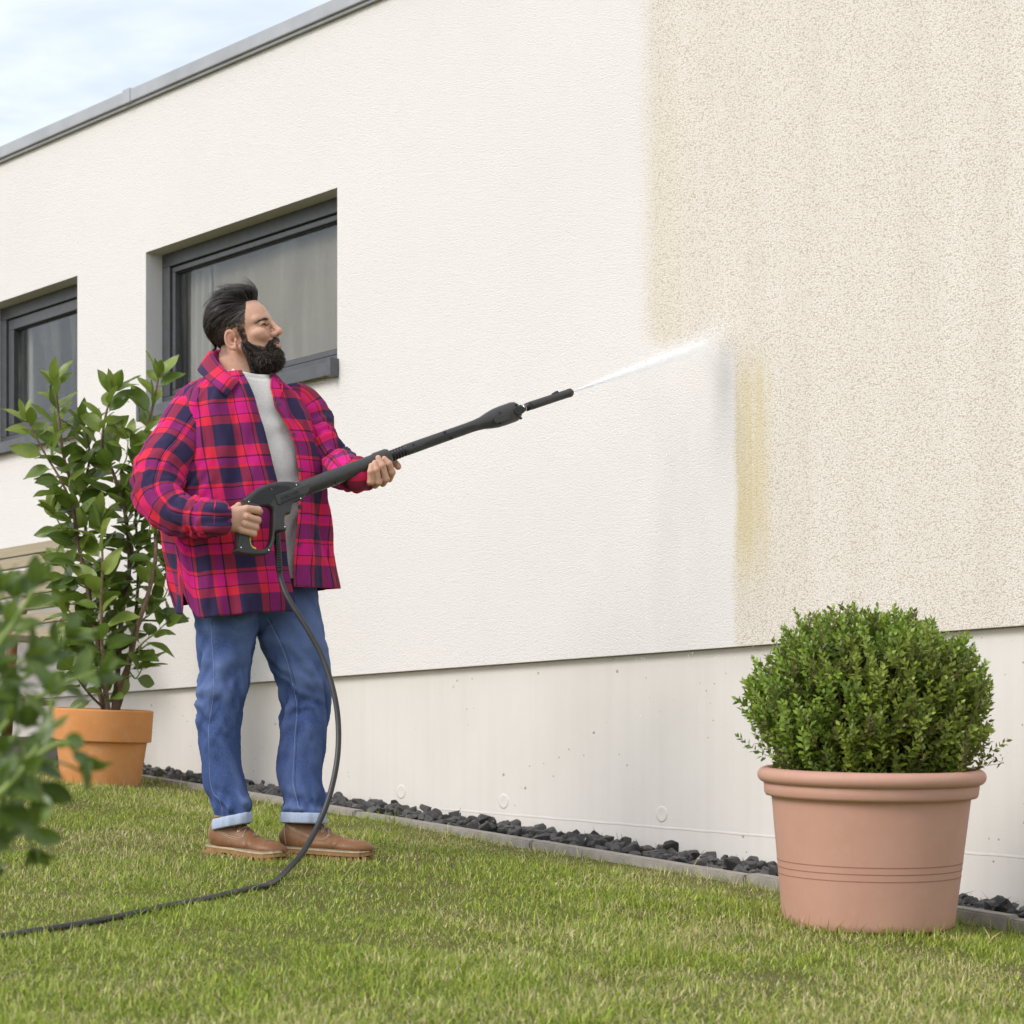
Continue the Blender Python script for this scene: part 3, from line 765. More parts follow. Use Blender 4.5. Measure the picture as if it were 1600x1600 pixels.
leafy_stem(laurel, [Lp(180, 1122, .05), Lp(198, 1060, .08), Lp(206, 1000, .1), Lp(214, 940, .1), Lp(216, 870, .08), Lp(212, 800, .05), Lp(222, 745, .04)], .010, .004, .20, 0.0217, big, rl, ph=5.0)
leafy_stem(laurel, [Lp(166, 1110), Lp(140, 1085, -.05), Lp(118, 1055, -.08), Lp(100, 1020, -.08)], .006, .003, .07, 0.0238, big * .95, rl, ph=.9)
for pts in ([(203, 1034), (222, 1006), (242, 990), (258, 975)], [(217, 972), (240, 955), (258, 930), (268, 905)], [(240, 900), (256, 890), (270, 872)], [(190, 965), (172, 935), (160, 905)], [(137, 920), (112, 905), (96, 880)],
            [(150, 990), (122, 970), (104, 950)], [(200, 1045), (212, 1060), (224, 1040)], [(163, 1060), (140, 1040), (124, 1010)], [(204, 880), (222, 850), (246, 838)], [(196, 805), (214, 780), (236, 775)], [(122, 847), (100, 830), (84, 800)], [(178, 742), (196, 720), (200, 690)]):
    dd = rl.uniform(-.12, .06)
    leafy_stem(laurel, [Lp(x, y, dd * (i / len(pts))) for i, (x, y) in enumerate(pts)], .004, .0025, .03, 0.0210, big * .9, rl, ph=rl.uniform(0, 6), young_from=.6, bark=False)

def merge_far(root, keep):
    lv = sorted((o for o in root.children if o.name.startswith('leaf')), key=lambda o: o.location[1] + root.location[1])
    V = []; Fc = []; n = 0
    for o in lv[keep:]:
        a = np.array([v.co[:] for v in o.data.vertices]) ; M = np.array(o.matrix_basis); V.append(a @ M[:3, :3].T + M[:3, 3] + np.array(root.location))
        Fc += [[i + n for i in p.vertices] for p in o.data.polygons]; n += len(a); bpy.data.objects.remove(o)
    if V: tag(obj('foliage', np.concatenate(V), Fc, M_leaf_mid, root), kind='stuff')
merge_far(laurel, 298)

# foreground bush, close to the lens
rf = np.random.default_rng(33)
YF = 2.75
Fp = lambda x, y, d=0.0: P(x, y, YF + d)
b0 = Fp(-170, 1790); b0[2] = float(ground_z(b0[0], b0[1]))
bush = empty('leafy_bush', tuple(b0), label='blurred leafy green bush close in the foreground at the left edge', cat='bush')
def br(pts, **k): return leafy_stem(bush, [np.array(b0)] + [Fp(*q) for q in pts], (.006), .0022, k.get('start', .62), k.get('step', .014), k.get('L', .052), rf, ph=rf.uniform(0, 6), mats=(3, 3, 0), young_from=k.get('yf', .8), bark=False)
br([(-150, 1500), (-90, 1200), (-20, 1040), (30, 960), (52, 922)], start=.66)
br([(-140, 1500, .1), (-70, 1250, .1), (20, 1120, .1), (90, 1075, .1), (150, 1050, .1)], start=.60, step=.014)
br([(-120, 1500, -.05), (-40, 1270, -.05), (30, 1200, -.05), (70, 1150, -.05), (80, 1090, -.05)], start=.58)
br([(-160, 1500, .15), (-110, 1200, .15), (-40, 1050, .15), (10, 980, .15), (20, 940, .15)], start=.62)
br([(-130, 1480, -.1), (-60, 1330, -.1), (-10, 1250, -.1), (40, 1200, -.1), (60, 1230, -.1)], start=.46, step=.014)
br([(-130, 1520, .05), (-50, 1370, .05), (0, 1310, .05), (30, 1290, .05), (48, 1320, .05)], start=.38, step=.0145)
br([(-150, 1500, .2), (-80, 1150, .2), (0, 1080, .2), (50, 1050, .2), (100, 1000, .2)], start=.64, step=.0145)
br([(-160, 1500, 0), (-120, 1250, 0), (-60, 1120, 0), (0, 1060, 0), (40, 1030, 0)], start=.56, step=.0145)
br([(-130, 1500, -.12), (-50, 1300, -.12), (10, 1230, -.12), (60, 1180, -.12), (100, 1160, -.12), (122, 1180, -.12)], start=.60, step=.0145)

br([(-140, 1500, .02), (-90, 1330, .02), (-45, 1240, .02), (0, 1180, .02), (30, 1140, .02)], start=.50)
br([(-140, 1520, -.08), (-80, 1400, -.08), (-40, 1320, -.08), (0, 1270, -.08), (28, 1240, -.08)], start=.42)
br([(-150, 1500, .1), (-100, 1180, .1), (-50, 1030, .1), (-10, 960, .1), (2, 930, .1)], start=.60)
# boxwood: thousands of tiny leaves on upright sprigs
M_box = leaf_material('boxwood_leaf', None, .36, attr=True, trans=.28)
rb = np.random.default_rng(8)
kx = Yp / F
cb = np.array([pb[0] + .003, Yp + .02, 0]); cb[2] = (HOR - 1095) / F * Yp
RXb, RYb, RZu, RZd = 203 * kx, 190 * kx, 154 * kx, 150 * kx
box_root = empty('boxwood_shrub', (cb[0], cb[1], (HOR - 1215) / F * Yp), label='rounded green boxwood shrub growing in the big pink pot', cat='shrub')
NS = 2500
V = []; Fc = []; Cc = []; nv = 0
stems = MB()
base = np.array([cb[0], cb[1], (HOR - 1222) / F * Yp])
lx = np.array([(0, 0, 0), (.5, .28, .06), (.5, -.28, .06), (1, 0, -.05), (.5, 0, -.03)]); lf_ = [[0, 2, 4], [0, 4, 1], [4, 2, 3], [4, 3, 1]]
for k in range(NS):
    u = rb.normal(size=3); u /= np.linalg.norm(u)
    if u[2] < -.80: continue
    fr_ = rb.uniform(.35, 1.0)**.4
    lump = 1 + .10 * vnoise(u[None] * 2.3 + 5)[0] + .05 * vnoise(u[None] * 6)[0]
    ext = 1.0 + (rb.uniform(.05, .20) if rb.random() < .07 else 0)
    e = cb + u * np.array([RXb, RYb, RZu if u[2] > 0 else RZd]) * fr_ * lump * ext
    if e[2] < base[2] + .05 and np.hypot(e[0] - cb[0], e[1] - cb[1]) > .25: e[2] = base[2] + .05 + rb.uniform(0, .04)
    gr_ = np.array([u[0] * .75, u[1] * .75, .75 + .45 * u[2]]) + rb.normal(size=3) * .28; gr_ /= np.linalg.norm(gr_)
    L = rb.uniform(.065, .125); s0 = e - gr_ * L
    if k % 7 == 0: stems.tube([base + rb.normal(size=3) * .03, base * .35 + s0 * .65 + rb.normal(size=3) * .02, s0, e], [.0035, .0012], 4, 6)
    else: stems.tube([s0 * .7 + base * .3 if k % 2 else s0, s0, e], [.0012, .0006], 3)
    x = np.cross(gr_, rb.normal(size=3)); x /= np.linalg.norm(x); y = np.cross(gr_, x)
    npair = int(L / .0105); hue = rb.random()
    hb = .5 + .5 * vnoise((e[None] - cb) * 7)[0]
    c0 = np.array((.21, .30, .042)) * rb.uniform(.65, 1.25)
    if hb > .55: c0 = c0 * .4 + np.array((.27, .30, .05)) * .6
    if hue < .12: c0 = np.array((.125, .105, .032)) * rb.uniform(.7, 1.2)
    if hue > .91: c0 = np.array((.17, .24, .045)) * rb.uniform(.8, 1.1)
    for j in range(npair):
        f = (j + .5) / npair; pp = s0 + gr_ * L * f; an = j * PI / 2 + hue * 6
        for sg in (-1, 1):
            o_ = (math.cos(an) * x + math.sin(an) * y) * sg
            d = o_ * (1.1 - .5 * f) + gr_ * (.38 + .75 * f) + rb.normal(size=3) * .18; d /= np.linalg.norm(d)
            n = gr_ * 1.0 - o_ * .5 + rb.normal(size=3) * .2; n -= d * (n @ d); n /= np.linalg.norm(n); w = np.cross(n, d)
            ll = rb.uniform(.018, .028) * (1 - .35 * f**3)
            V.append(pp + (lx[:, :1] * d + lx[:, 1:2] * w + lx[:, 2:] * n) * ll); Fc.append(np.array(lf_) + nv); nv += 5
            cc = c0 * rb.uniform(.75, 1.3) + (np.array((.06, .09, .012)) * f * f)
            Cc.append(np.repeat(cc[None], 5, 0))
tag(link('foliage', mesh('foliage', np.concatenate(V), np.concatenate(Fc), M_box, False, col=np.concatenate(Cc)), box_root), kind='stuff')
tag(stems.build('branches', M_bark, box_root), kind='stuff')

# ------------------------------------------------------------------ grass
def make_grass(n, seed):
    r = np.random.default_rng(seed)
    Y = 3.9 + (12.0 - 3.9) * r.random(n)**1.25
    X = (r.random(n) * 2 - 1) * (.235 * Y + .35)
    vv = (X - W0[0]) * UY[0] + (Y - W0[1]) * UY[1]; uu = (X - W0[0]) * UX[0] + (Y - W0[1]) * UX[1]
    keep = (vv < KV1 + .004) & ~((uu < TU + .02) & (vv > TV - .02))
    keep &= (np.hypot(X - pb[0], Y - pb[1]) > R1 - .004) & (np.hypot(X - LPOT[0], Y - LPOT[1]) > 57 * LPOT[1] / F)
    X, Y, vv = X[keep], Y[keep], vv[keep]; n = len(X)
    pn = np.stack([X, Y, 0 * X], 1)
    tall = .5 + .5 * fbm(pn * 3.3, 3); dry = fbm(pn * 1.5 + 9, 3) + .8 * fbm(pn * 7 + 3, 2)
    dens = .62 + .55 * fbm(pn * 5 + 4, 2)
    keep = r.random(n) < np.clip(dens + .25, .3, 1); X, Y, tall, dry, vv = (q[keep] for q in (X, Y, tall, dry, vv)); n = len(X)
    Z = ground_z(X, Y) - .004
    h = (.0115 + .0145 * tall) * r.uniform(.5, 1.7, n); h = np.where(r.random(n) < .03, h * 1.6, h)
    edge = sstep(-.06, 0, vv - KV1); near = np.maximum(sstep(R1 + .05, R1, np.hypot(X - pb[0], Y - pb[1])), sstep(.045 + 57 * LPOT[1] / F, 57 * LPOT[1] / F, np.hypot(X - LPOT[0], Y - LPOT[1])))
    h = h * (1 + 1.1 * edge + .9 * near)
    az = r.random(n) * 2 * PI; lean = np.clip(r.normal(.95, .42, n), .08, 1.5)
    d = np.stack([np.cos(az), np.sin(az), 0 * az], 1); w = np.stack([-np.sin(az + r.normal(0, .5, n)), np.cos(az), 0 * az], 1)
    wd = r.uniform(.0007, .0016, n)[:, None]
    p0 = np.stack([X, Y, Z], 1); zz = np.array([0, 0, 1.])
    l1 = lean * .8; l2 = np.minimum(lean * 1.25, 1.72)
    p1 = p0 + (d * np.sin(l1)[:, None] + zz * np.cos(l1)[:, None]) * (h * .5)[:, None]
    p2 = p1 + (d * np.sin(l2)[:, None] + zz * np.cos(l2)[:, None]) * (h * .55)[:, None]
    V = np.stack([p0 - w * wd, p0 + w * wd, p1 - w * wd * .9, p1 + w * wd * .9, p2], 1).reshape(-1, 3)
    b = (np.arange(n) * 5)[:, None]
    Fq = np.concatenate([b + np.array([0, 1, 3]), b + np.array([0, 3, 2]), b + np.array([2, 3, 4])], 1).reshape(-1, 3)
    g1, g2, g3, st = (np.array(c) for c in ((.37, .49, .055), (.53, .61, .10), (.20, .30, .04), (.80, .70, .36)))
    a = r.random((n, 1)); c = np.where(a < .40, g1, np.where(a < .68, g2, g3)) * r.uniform(.6, 1.3, (n, 1))
    c = c * (1 + .0 * a) ; ds = np.clip(.27 + .32 * dry, .06, .65)[:, None]
    isdry = r.random((n, 1)) < ds; c = np.where(isdry, st * r.uniform(.55, 1.15, (n, 1)) * np.array([1, r.uniform(.95, 1.02), 1]), c)
    yel = r.random((n, 1)) < .12; c = np.where(yel & ~isdry, np.array((.50, .50, .09)), c)
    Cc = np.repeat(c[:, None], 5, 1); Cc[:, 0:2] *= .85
    return V, Fq, Cc.reshape(-1, 3)
M_grass = leaf_material('grass_blade', None, .5, attr=True, trans=.35)
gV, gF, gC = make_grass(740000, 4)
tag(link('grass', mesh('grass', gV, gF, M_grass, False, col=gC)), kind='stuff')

# ------------------------------------------------------------------ pressure washer gun
A_ = Q(430, 781, -.26); B_ = Q(893, 614, .17)
e1 = np.array([B_[0] - A_[0], B_[1] - A_[1], 0]); e1 /= np.linalg.norm(e1); gn = np.cross(e1, [0, 0, 1.]); gn /= np.linalg.norm(gn)   # gn towards the viewer
if gn[1] > 0: gn = -gn
def GP(px, py, off=0.0):
    d = np.array([(px - 800) / F, 1, (HOR - py) / F]); s = (gn @ (A_ + gn * off)) / (gn @ d); return d * s
def g2(px, py):
    q = GP(px, py) - A_; return (q @ e1, q[2])
GM = Matrix(((e1[0], 0, gn[0], A_[0]), (e1[1], 0, gn[1], A_[1]), (e1[2], 1, gn[2], A_[2]), (0, 0, 0, 1)))
def gdy(px): return GP(px, 780)[1] - YM
M_gun = simple('gun_black_plastic', (.042, .041, .040), .42, .10, 60, .25, bscale=900, bdist=.0006)
M_gun2 = simple('gun_dark_plastic', (.016, .016, .017), .5, .1, 40, .1)
M_yel = simple('trigger_yellow', (.78, .66, .02), .4, .05, 30)
M_screw = simple('screw_steel', (.75, .75, .76), .25, .05, 40, metal=.9)
gun = empty('pressure_washer_gun', tuple(A_), label='black pressure washer gun and lance held across the man', cat='pressure washer')
def flat(name, polys, half, bevel, mat, off=0.0, parent=gun, px=True):
    """polygons (first outer, rest holes) in photograph pixels, extruded about the plane of the gun"""
    cu = bpy.data.curves.new(name, 'CURVE'); cu.dimensions = '2D'; cu.fill_mode = 'BOTH'
    cu.extrude = max(half - bevel, .0002); cu.bevel_depth = bevel; cu.bevel_resolution = 2; cu.offset = -bevel
    for pl_ in polys:
        q = np.array([g2(*p) for p in pl_]) if px else np.array(pl_)
        n = len(q) * 4; qq = np.concatenate([q[-1:], q, q[:2]]); c = catmull(qq, (len(qq) - 1) * 4 + 1)[4:4 + n]
        s = cu.splines.new('POLY'); s.points.add(n - 1); s.use_cyclic_u = True
        s.points.foreach_set('co', np.concatenate([c, np.zeros((n, 1)), np.ones((n, 1))], 1).ravel())
    o = bpy.data.objects.new(name, cu); dg = bpy.context.evaluated_depsgraph_get(); C.objects.link(o); dg.update()
    me = bpy.data.meshes.new_from_object(o.evaluated_get(dg)); bpy.data.objects.remove(o); bpy.data.curves.remove(cu)
    me.name = name; me.materials.clear(); me.materials.append(mat)
    me.transform(GM @ Matrix.Translation((0, 0, off)))
    return link(name, me, parent)
z3 = lambda L: [(340 + x / 9.414, 730 + y / 9.414) for x, y in L]
outer = z3([(358, 488), (400, 450), (480, 385), (560, 325), (640, 285), (720, 252), (860, 226), (1000, 218), (1130, 232), (1215, 258), (1290, 300), (1260, 440), (1180, 500), (1085, 545), (1060, 620), (1042, 690), (968, 722), (962, 845), (978, 880), (972, 948), (826, 958), (815, 1060), (796, 1140), (765, 1215), (715, 1280), (620, 1302), (480, 1302), (330, 1284), (242, 1256), (236, 1225), (268, 1175), (274, 1100), (272, 1010), (285, 860), (320, 700), (375, 565)])
hole = z3([(520, 700), (540, 630), (590, 600), (690, 580), (755, 600), (788, 655), (786, 800), (772, 1000), (752, 1110), (705, 1185), (640, 1214), (545, 1214), (482, 1182), (452, 1110), (446, 1010), (470, 850)])
flat('gun_body', [outer, hole], .0195, .006, M_gun)
flat('side_panel', [z3([(455, 505), (560, 385), (700, 310), (860, 280), (1000, 292), (1035, 320), (900, 385), (800, 430), (770, 520), (690, 560), (600, 560)])], .0012, .0006, M_gun2, .0196)
flat('name_plate', [z3([(806, 436), (830, 420), (1000, 362), (1200, 290), (1300, 268), (1300, 380), (1200, 432), (1050, 490), (900, 552), (862, 566), (835, 520)])], .0040, .0022, M_gun, .0200)
flat('trigger', [z3([(448, 1010), (480, 1010), (478, 1110), (500, 1160), (552, 1190), (545, 1222), (488, 1196), (456, 1140), (448, 1080)])], .0095, .002, M_yel)
flat('trigger', [z3([(610, 612), (655, 636), (662, 652), (640, 664), (600, 655)])], .007, .002, M_yel)
flat('lock_lever', [z3([(945, 735), (1040, 690), (1000, 722), (960, 732)])], .012, .001, M_yel)
for x, y in ((425, 517), (765, 338), (1125, 272), (1187, 470), (955, 887), (312, 1190), (720, 1228)):
    px, py = z3([(x, y)])[0]; c = np.array(g2(px, py)); r = .0024; t = np.linspace(0, 2 * PI, 14, endpoint=False)
    h_ = .0196 if (x, y) != (425, 517) else .0196
    ring = flat('screw_recess', [[tuple(c + 1.75 * r * np.array([math.cos(a), math.sin(a)])) for a in t[::2]]], .0007, .0002, M_gun2, h_, px=False)
    flat('screw', [[tuple(c + r * np.array([math.cos(a), math.sin(a)])) for a in t[::2]]], .0012, .0005, M_screw, h_, px=False)
# raised name on the plate
tx = bpy.data.curves.new('lettering', 'FONT'); tx.body = 'K\u00c4RCHER'; tx.size = .0100; tx.extrude = .0006; tx.align_x = 'CENTER'; tx.align_y = 'CENTER'
o = bpy.data.objects.new('lettering', tx); C.objects.link(o); dg = bpy.context.evaluated_depsgraph_get(); dg.update()
me = bpy.data.meshes.new_from_object(o.evaluated_get(dg)); bpy.data.objects.remove(o); me.name = 'lettering'; me.materials.clear(); me.materials.append(M_gun2)
p0_, p1_ = np.array(g2(*z3([(890, 478)])[0])), np.array(g2(*z3([(1150, 378)])[0])); an = math.atan2(*(p1_ - p0_)[::-1]); mid = (p0_ + p1_) / 2
wid = max(v.co.x for v in me.vertices) - min(v.co.x for v in me.vertices); sc_ = np.linalg.norm(p1_ - p0_) / wid
me.transform(GM @ Matrix.Translation((mid[0], mid[1], .0243)) @ Matrix.Rotation(an, 4, 'Z') @ Matrix.Scale(sc_, 4)); link('lettering', me, gun)
flat('underline', [z3([(905, 512), (1165, 412), (1165, 424), (905, 525)])], .0006, .0002, M_gun2, .0243)
# barrel, lance and nozzle, turned about the axis
def turned(name, prof, mat, n=28, squash=1.0, parent=gun):
    c = np.array([GP(x, y) for x, y, r in prof]); rr = np.array([r for *_, r in prof]) * 7.25 / F
    ax = c[-1] - c[0]; ax /= np.linalg.norm(ax); a = gn - ax * (gn @ ax); a /= np.linalg.norm(a); b = np.cross(ax, a)
    th = np.linspace(0, 2 * PI, n, endpoint=False)
    v = c[:, None] + rr[:, None, None] * (squash * np.cos(th)[None, :, None] * a + np.sin(th)[None, :, None] * b)
    f = grid_faces(len(c), n, True).tolist(); f += [list(range(n))[::-1], [(len(c) - 1) * n + i for i in range(n)]]
    return obj(name, v.reshape(-1, 3), f, mat, parent)
def along(p, q, L):
    return [(p[0] + (q[0] - p[0]) * t, p[1] + (q[1] - p[1]) * t, r) for t, r in L]
turned('barrel', along((452, 772), (609, 712.5), [(0, 10), (.05, 12), (.4, 12.2), (.7, 11.6), (.84, 11.8), (.86, 13.2), (.97, 13.0), (.99, 11.5), (1, 9)]), M_gun)
rib = [(0, 7)]
for k in range(6): rib += [(k / 6 + .02, 7.0), (k / 6 + .03, 8.6), (k / 6 + .10, 8.6), (k / 6 + .11, 6.6)]
turned('bayonet_joint', along((607, 714), (634, 703.5), rib + [(1, 6.6)]), M_gun2)
turned('lance', along((631, 704.5), (810, 640.8), [(0, 6), (.005, 8.4), (.03, 8.9), (.30, 8.6), (.56, 8.5), (.62, 8.8), (.68, 10), (.74, 13), (.80, 15.2), (.86, 15.8), (.955, 15.8), (.98, 14.6), (1, 11)]), M_gun, squash=.92)
turned('nozzle_neck', along((808, 641.5), (831, 633.3), [(0, 7), (.3, 7), (.32, 4), (.42, 4), (.43, 5.5), (.5, 5.5), (.51, 4), (.6, 4), (.61, 6.4), (1, 6.6)]), M_gun2)
turned('nozzle_collar', along((817, 638.4), (821, 637), [(0, 4.4), (.2, 5.4), (.8, 5.4), (1, 4.4)]), M_screw)
turned('nozzle', along((828, 634.4), (894, 612.6), [(0, 6), (.03, 6.8), (.5, 6.6), (.90, 6.6), (.91, 7.0), (.97, 6.8), (1, 4.8)]), M_gun)
turned('nozzle_tip', along((892, 613.3), (896, 612), [(0, 3), (.8, 3), (1, 1.6)]), M_gun2)
flat('fan_selector', [[(862, 615.5), (868, 611.4), (871, 611), (872, 613.5), (866, 617)]], .004, .001, M_gun)
for x, y in ((692, 676.5), (775, 647), (801, 634.5), (643, 696), (643, 707), (703, 686), (777.5, 663.5), (808.5, 655.5), (517, 745), (522, 756.5)):
    c = np.array(g2(x, y)); t = np.linspace(0, 2 * PI, 7, endpoint=False); R_ = (15.8 if x > 760 else 8.6 if x > 620 else 12) * 7.25 / F
    flat('screw_recess', [[tuple(c + .0038 * np.array([math.cos(a), math.sin(a)])) for a in t]], .003, .0005, M_gun2, R_ * .78, px=False)
flat('side_rib', [[(668, 689.5), (731, 666.5), (733, 670), (670, 694)]], .002, .0008, M_gun2, 8.3 * 7.25 / F)
flat('latch_button', [[(797, 640), (806, 637), (812, 640), (813, 646), (804, 651), (798, 648)]], .004, .0015, M_gun2, 14.0 * 7.25 / F)
flat('side_badge', [[(768, 655.5), (787, 648.5), (790, 653), (788, 657), (769, 663.5)]], .002, .001, M_gun, 15.2 * 7.25 / F)
# ribbed strain relief
pr = [(0, 5.2), (.06, 5.2)]
for k in range(13): pr += [(.08 + k * .065, 4.4), (.095 + k * .065, 5.3), (.125 + k * .065, 5.3), (.14 + k * .065, 4.4)]
pr += [(.94, 4.4), (.945, 4.8), (1, 4.8)]
turned('strain_relief', along((432, 831), (436.5, 893), pr), M_gun2, 20)

# ------------------------------------------------------------------ hose
M_hose = simple('hose_rubber', (.030, .030, .032), .42, .15, 60, .1)
hp = [GP(436, 890), GP(438.5, 905), Q(446, 926, -.27), Q(458, 948, -.28), Q(481, 984, -.29), Q(505, 1030, -.30), Q(521, 1080, -.32), Q(528.5, 1130, -.34), Q(527, 1185, -.37), Q(515, 1243, -.41), Q(496, 1291, -.45), Q(473, 1332, -.51)]
hp += [Q(452, 1356, -.58)]
for x, y in ((434, 1375), (416, 1386), (380, 1392), (330, 1403), (260, 1418), (190, 1433), (120, 1446), (60, 1456), (0, 1466), (-80, 1480), (-260, 1500)):
    g = on_ground(x, y + 3); g[2] = ground_z(g[0], g[1]) + .007 + .003 * math.sin(x * .05); hp.append(g)
v, f = tube_vf(hp, .0084, 14, 260)
tag(obj('hose', v, f, M_hose), 'long black rubber hose running from the gun across the grass', 'hose')

# ------------------------------------------------------------------ water jet: fine streaks of drops
m = NT('water_spray'); M_water = m.set((.97, .98, .99), .35, spec=.5)
t_ = m.n('ShaderNodeBsdfTranslucent'); t_.inputs[0].default_value = (.95, .97, 1, 1); x_ = m.n('ShaderNodeMixShader'); x_.inputs[0].default_value = .3
m.l(m.b.outputs[0], x_.inputs[1]); m.l(t_.outputs[0], x_.inputs[2]); m.l(x_.outputs[0], m.out.inputs[0])
rw = np.random.default_rng(2)
NZ = GP(896, 611.6); hit2 = wloc(hu(1132), -.004, hz(1132, 527))
D = hit2 - NZ; LJ = np.linalg.norm(D); D /= LJ; S1 = np.cross(D, [0, 0, 1.]); S1 /= np.linalg.norm(S1); S2 = np.cross(S1, D)
n = 10500
t = rw.random(n)**1.0; core = rw.random(n) < .6
t = np.where(core, t * .86, t)
sp = np.where(core, .027, .052)
o1 = rw.normal(size=n) * sp * 1.3; o2 = rw.normal(size=n) * sp * .80
dr = D + S1 * o1[:, None] + S2 * o2[:, None]; dr /= np.linalg.norm(dr, axis=1)[:, None]
dist = t * LJ * .985; ln = rw.uniform(.010, .034, n) * (.4 + .9 * t)
rad = rw.uniform(.00016, .00042, n) * (1.0 - .45 * t) * np.where(core, 1, .72)
st = NZ + rw.normal(size=(n, 3)) * .0013
c0 = st + dr * dist[:, None]; c1 = c0 + dr * ln[:, None]
# stop at the wall
lim = lambda c: (c[:, 0] - W0[0]) * UY[0] + (c[:, 1] - W0[1]) * UY[1]
ok = (lim(c1) < -.004); c0, c1, rad, dr = c0[ok], c1[ok], rad[ok], dr[ok]
# mist bouncing off where it strikes
nm = 2600; mp_ = hit2 + np.stack([-UY[0] * np.abs(rw.normal(size=nm)) * .05, -UY[1] * np.abs(rw.normal(size=nm)) * .05, 0 * np.zeros(nm)], 1)
mp_ += rw.normal(size=(nm, 1)) * .035 * np.array([UX[0], UX[1], 0]) + rw.normal(size=(nm, 1)) * .035 * np.array([0, 0, 1.]) - D * np.abs(rw.normal(size=(nm, 1))) * .05
md = rw.normal(size=(nm, 3)); md /= np.linalg.norm(md, axis=1)[:, None]
c0 = np.concatenate([c0, mp_]); c1 = np.concatenate([c1, mp_ + md * .0035]); rad = np.concatenate([rad, np.full(nm, .00035)]); dr = np.concatenate([dr, md])
# stray drops falling in front of the wall below the jet
nd = 120; ud = U_B + rw.uniform(-.45, .12, nd); zd = rw.uniform(ZP - .25, Z_J - .1, nd); vd = -rw.uniform(.006, .05, nd)
pd = np.array([wloc(a, b, c) for a, b, c in zip(ud, vd, zd)]); c0 = np.concatenate([c0, pd]); c1 = np.concatenate([c1, pd - np.array([0, 0, .008])]); rad = np.concatenate([rad, np.full(nd, .0009)]); dr = np.concatenate([dr, np.tile([0, 0.02, -1.], (nd, 1))])
cv = np.array([0, -1., 0]) ; cv = cv - D * (cv @ D); sv = SUN - D * (SUN @ D)
nst = cv / np.linalg.norm(cv) + sv / np.linalg.norm(sv)                     # brightness put into the shape: streaks tilted between sun and viewer
nrm_ = nst + rw.normal(size=dr.shape) * .30; nrm_ -= dr * (nrm_ * dr).sum(1)[:, None]; nrm_ /= np.linalg.norm(nrm_, axis=1)[:, None] + 1e-9
s1 = np.cross(dr, nrm_); mid_ = (c0 + c1) / 2; rad = rad * 1.35
V = np.stack([c0, mid_ + s1 * rad[:, None], c1, mid_ - s1 * rad[:, None], mid_ + nrm_ * rad[:, None] * .25], 1).reshape(-1, 3)
b = (np.arange(len(c0)) * 5)[:, None]
Fw = np.concatenate([b + np.array(q) for q in ([0, 1, 4], [1, 2, 4], [2, 3, 4], [3, 0, 4])], 1).reshape(-1, 3)
tag(link('water_spray', mesh('water_spray', V, Fw, M_water, False)), 'white jet of water spraying from the lance tip onto the wall', 'water jet', kind='stuff')

# ------------------------------------------------------------------ the man
m = NT('skin'); at = m.n('ShaderNodeAttribute', attribute_name='tint'); co = m.coord()
col = m.mix(m.math('MULTIPLY', m.ramp(m.noise(co, 75, 5, .68), [(.35, 0.0), (.75, 1.0)]), .42), at.outputs['Color'], (.50, .22, .15))
m.bump(m.noise(co, 420, 3), .12, .0012)
m.b.inputs['Subsurface Weight'].default_value = .12; m.b.inputs['Subsurface Radius'].default_value = (.012, .005, .003)
m.b.inputs['Subsurface Scale'].default_value = .4
M_skin = m.set(col, .6, spec=.28)

# woven check: yarn order repeats every 0.2614 m both ways
SEQ = [(300, 'N'), (150, 'R'), (25, 'K'), (90, 'M'), (45, 'R'), (210, 'N'), (45, 'R'), (15, 'K'), (160, 'M'), (15, 'K'), (120, 'R')]
TP = .2614
YC = {'N': (.017, .021, .070), 'R': (.72, .022, .052), 'M': (.62, .010, .215), 'K': (.006, .005, .009)}
m = NT('plaid_flannel'); uvn = m.coord('UV'); s = m.sep(uvn)
wv = m.n('ShaderNodeVectorMath', operation='SCALE'); 
def stripes(x):
    ph = m.math('FRACT', m.math('DIVIDE', x, TP))
    st = []; a = 0.0
    for w, k in SEQ: st.append((a / 1175.0, tuple(math.sqrt(c) for c in YC[k]))); a += w
    return m.ramp(ph, st, 'CONSTANT')
j = m.math('MULTIPLY', m.math('SUBTRACT', m.noise(uvn, 40, 2), .5), .0022)
wu, wv_ = stripes(m.math('ADD', s[0], j)), stripes(m.math('ADD', s[1], j))
tw = m.n('ShaderNodeTexWave', wave_type='BANDS', bands_direction='DIAGONAL'); m.l(uvn, tw.inputs['Vector']); tw.inputs['Scale'].default_value = 190; tw.inputs['Distortion'].default_value = 1.5
fac = m.math('ADD', .30, m.math('MULTIPLY', tw.outputs['Fac'], .40))
mixd = m.mix(fac, wu, wv_)
sq = m.mix(1.0, mixd, mixd, 'MULTIPLY')
fz = m.noise(uvn, 900, 2); sq = m.mix(m.math('MULTIPLY', fz, .10), sq, (.45, .20, .30))
m.bump(m.math('ADD', fz, m.math('MULTIPLY', m.noise(uvn, 35, 4), 1.4)), .25, .0022)
m.b.inputs['Sheen Weight'].default_value = .04; m.b.inputs['Sheen Roughness'].default_value = .6
M_plaid = m.set(sq, .92, spec=.08)
m = NT('grey_heather_jersey'); co = m.coord(); n1 = m.noise(m.mapping(co, (1, 1, 3.5)), 90, 4, .65)
m.bump(m.noise(co, 500, 2), .2, .001)
M_tee = m.set(m.mix(m.ramp(n1, [(.35, 0.0), (.65, 1.0)]), (.70, .685, .655), (.80, .785, .755)), .95, spec=.1)
m = NT('blue_denim'); co = m.coord(); zc_ = m.sep(co)[2]
tw2 = m.noise(m.mapping(co, (520, 520, 130)), 1.0, 4, .75); big_ = m.noise(co, 7, 4, .6)
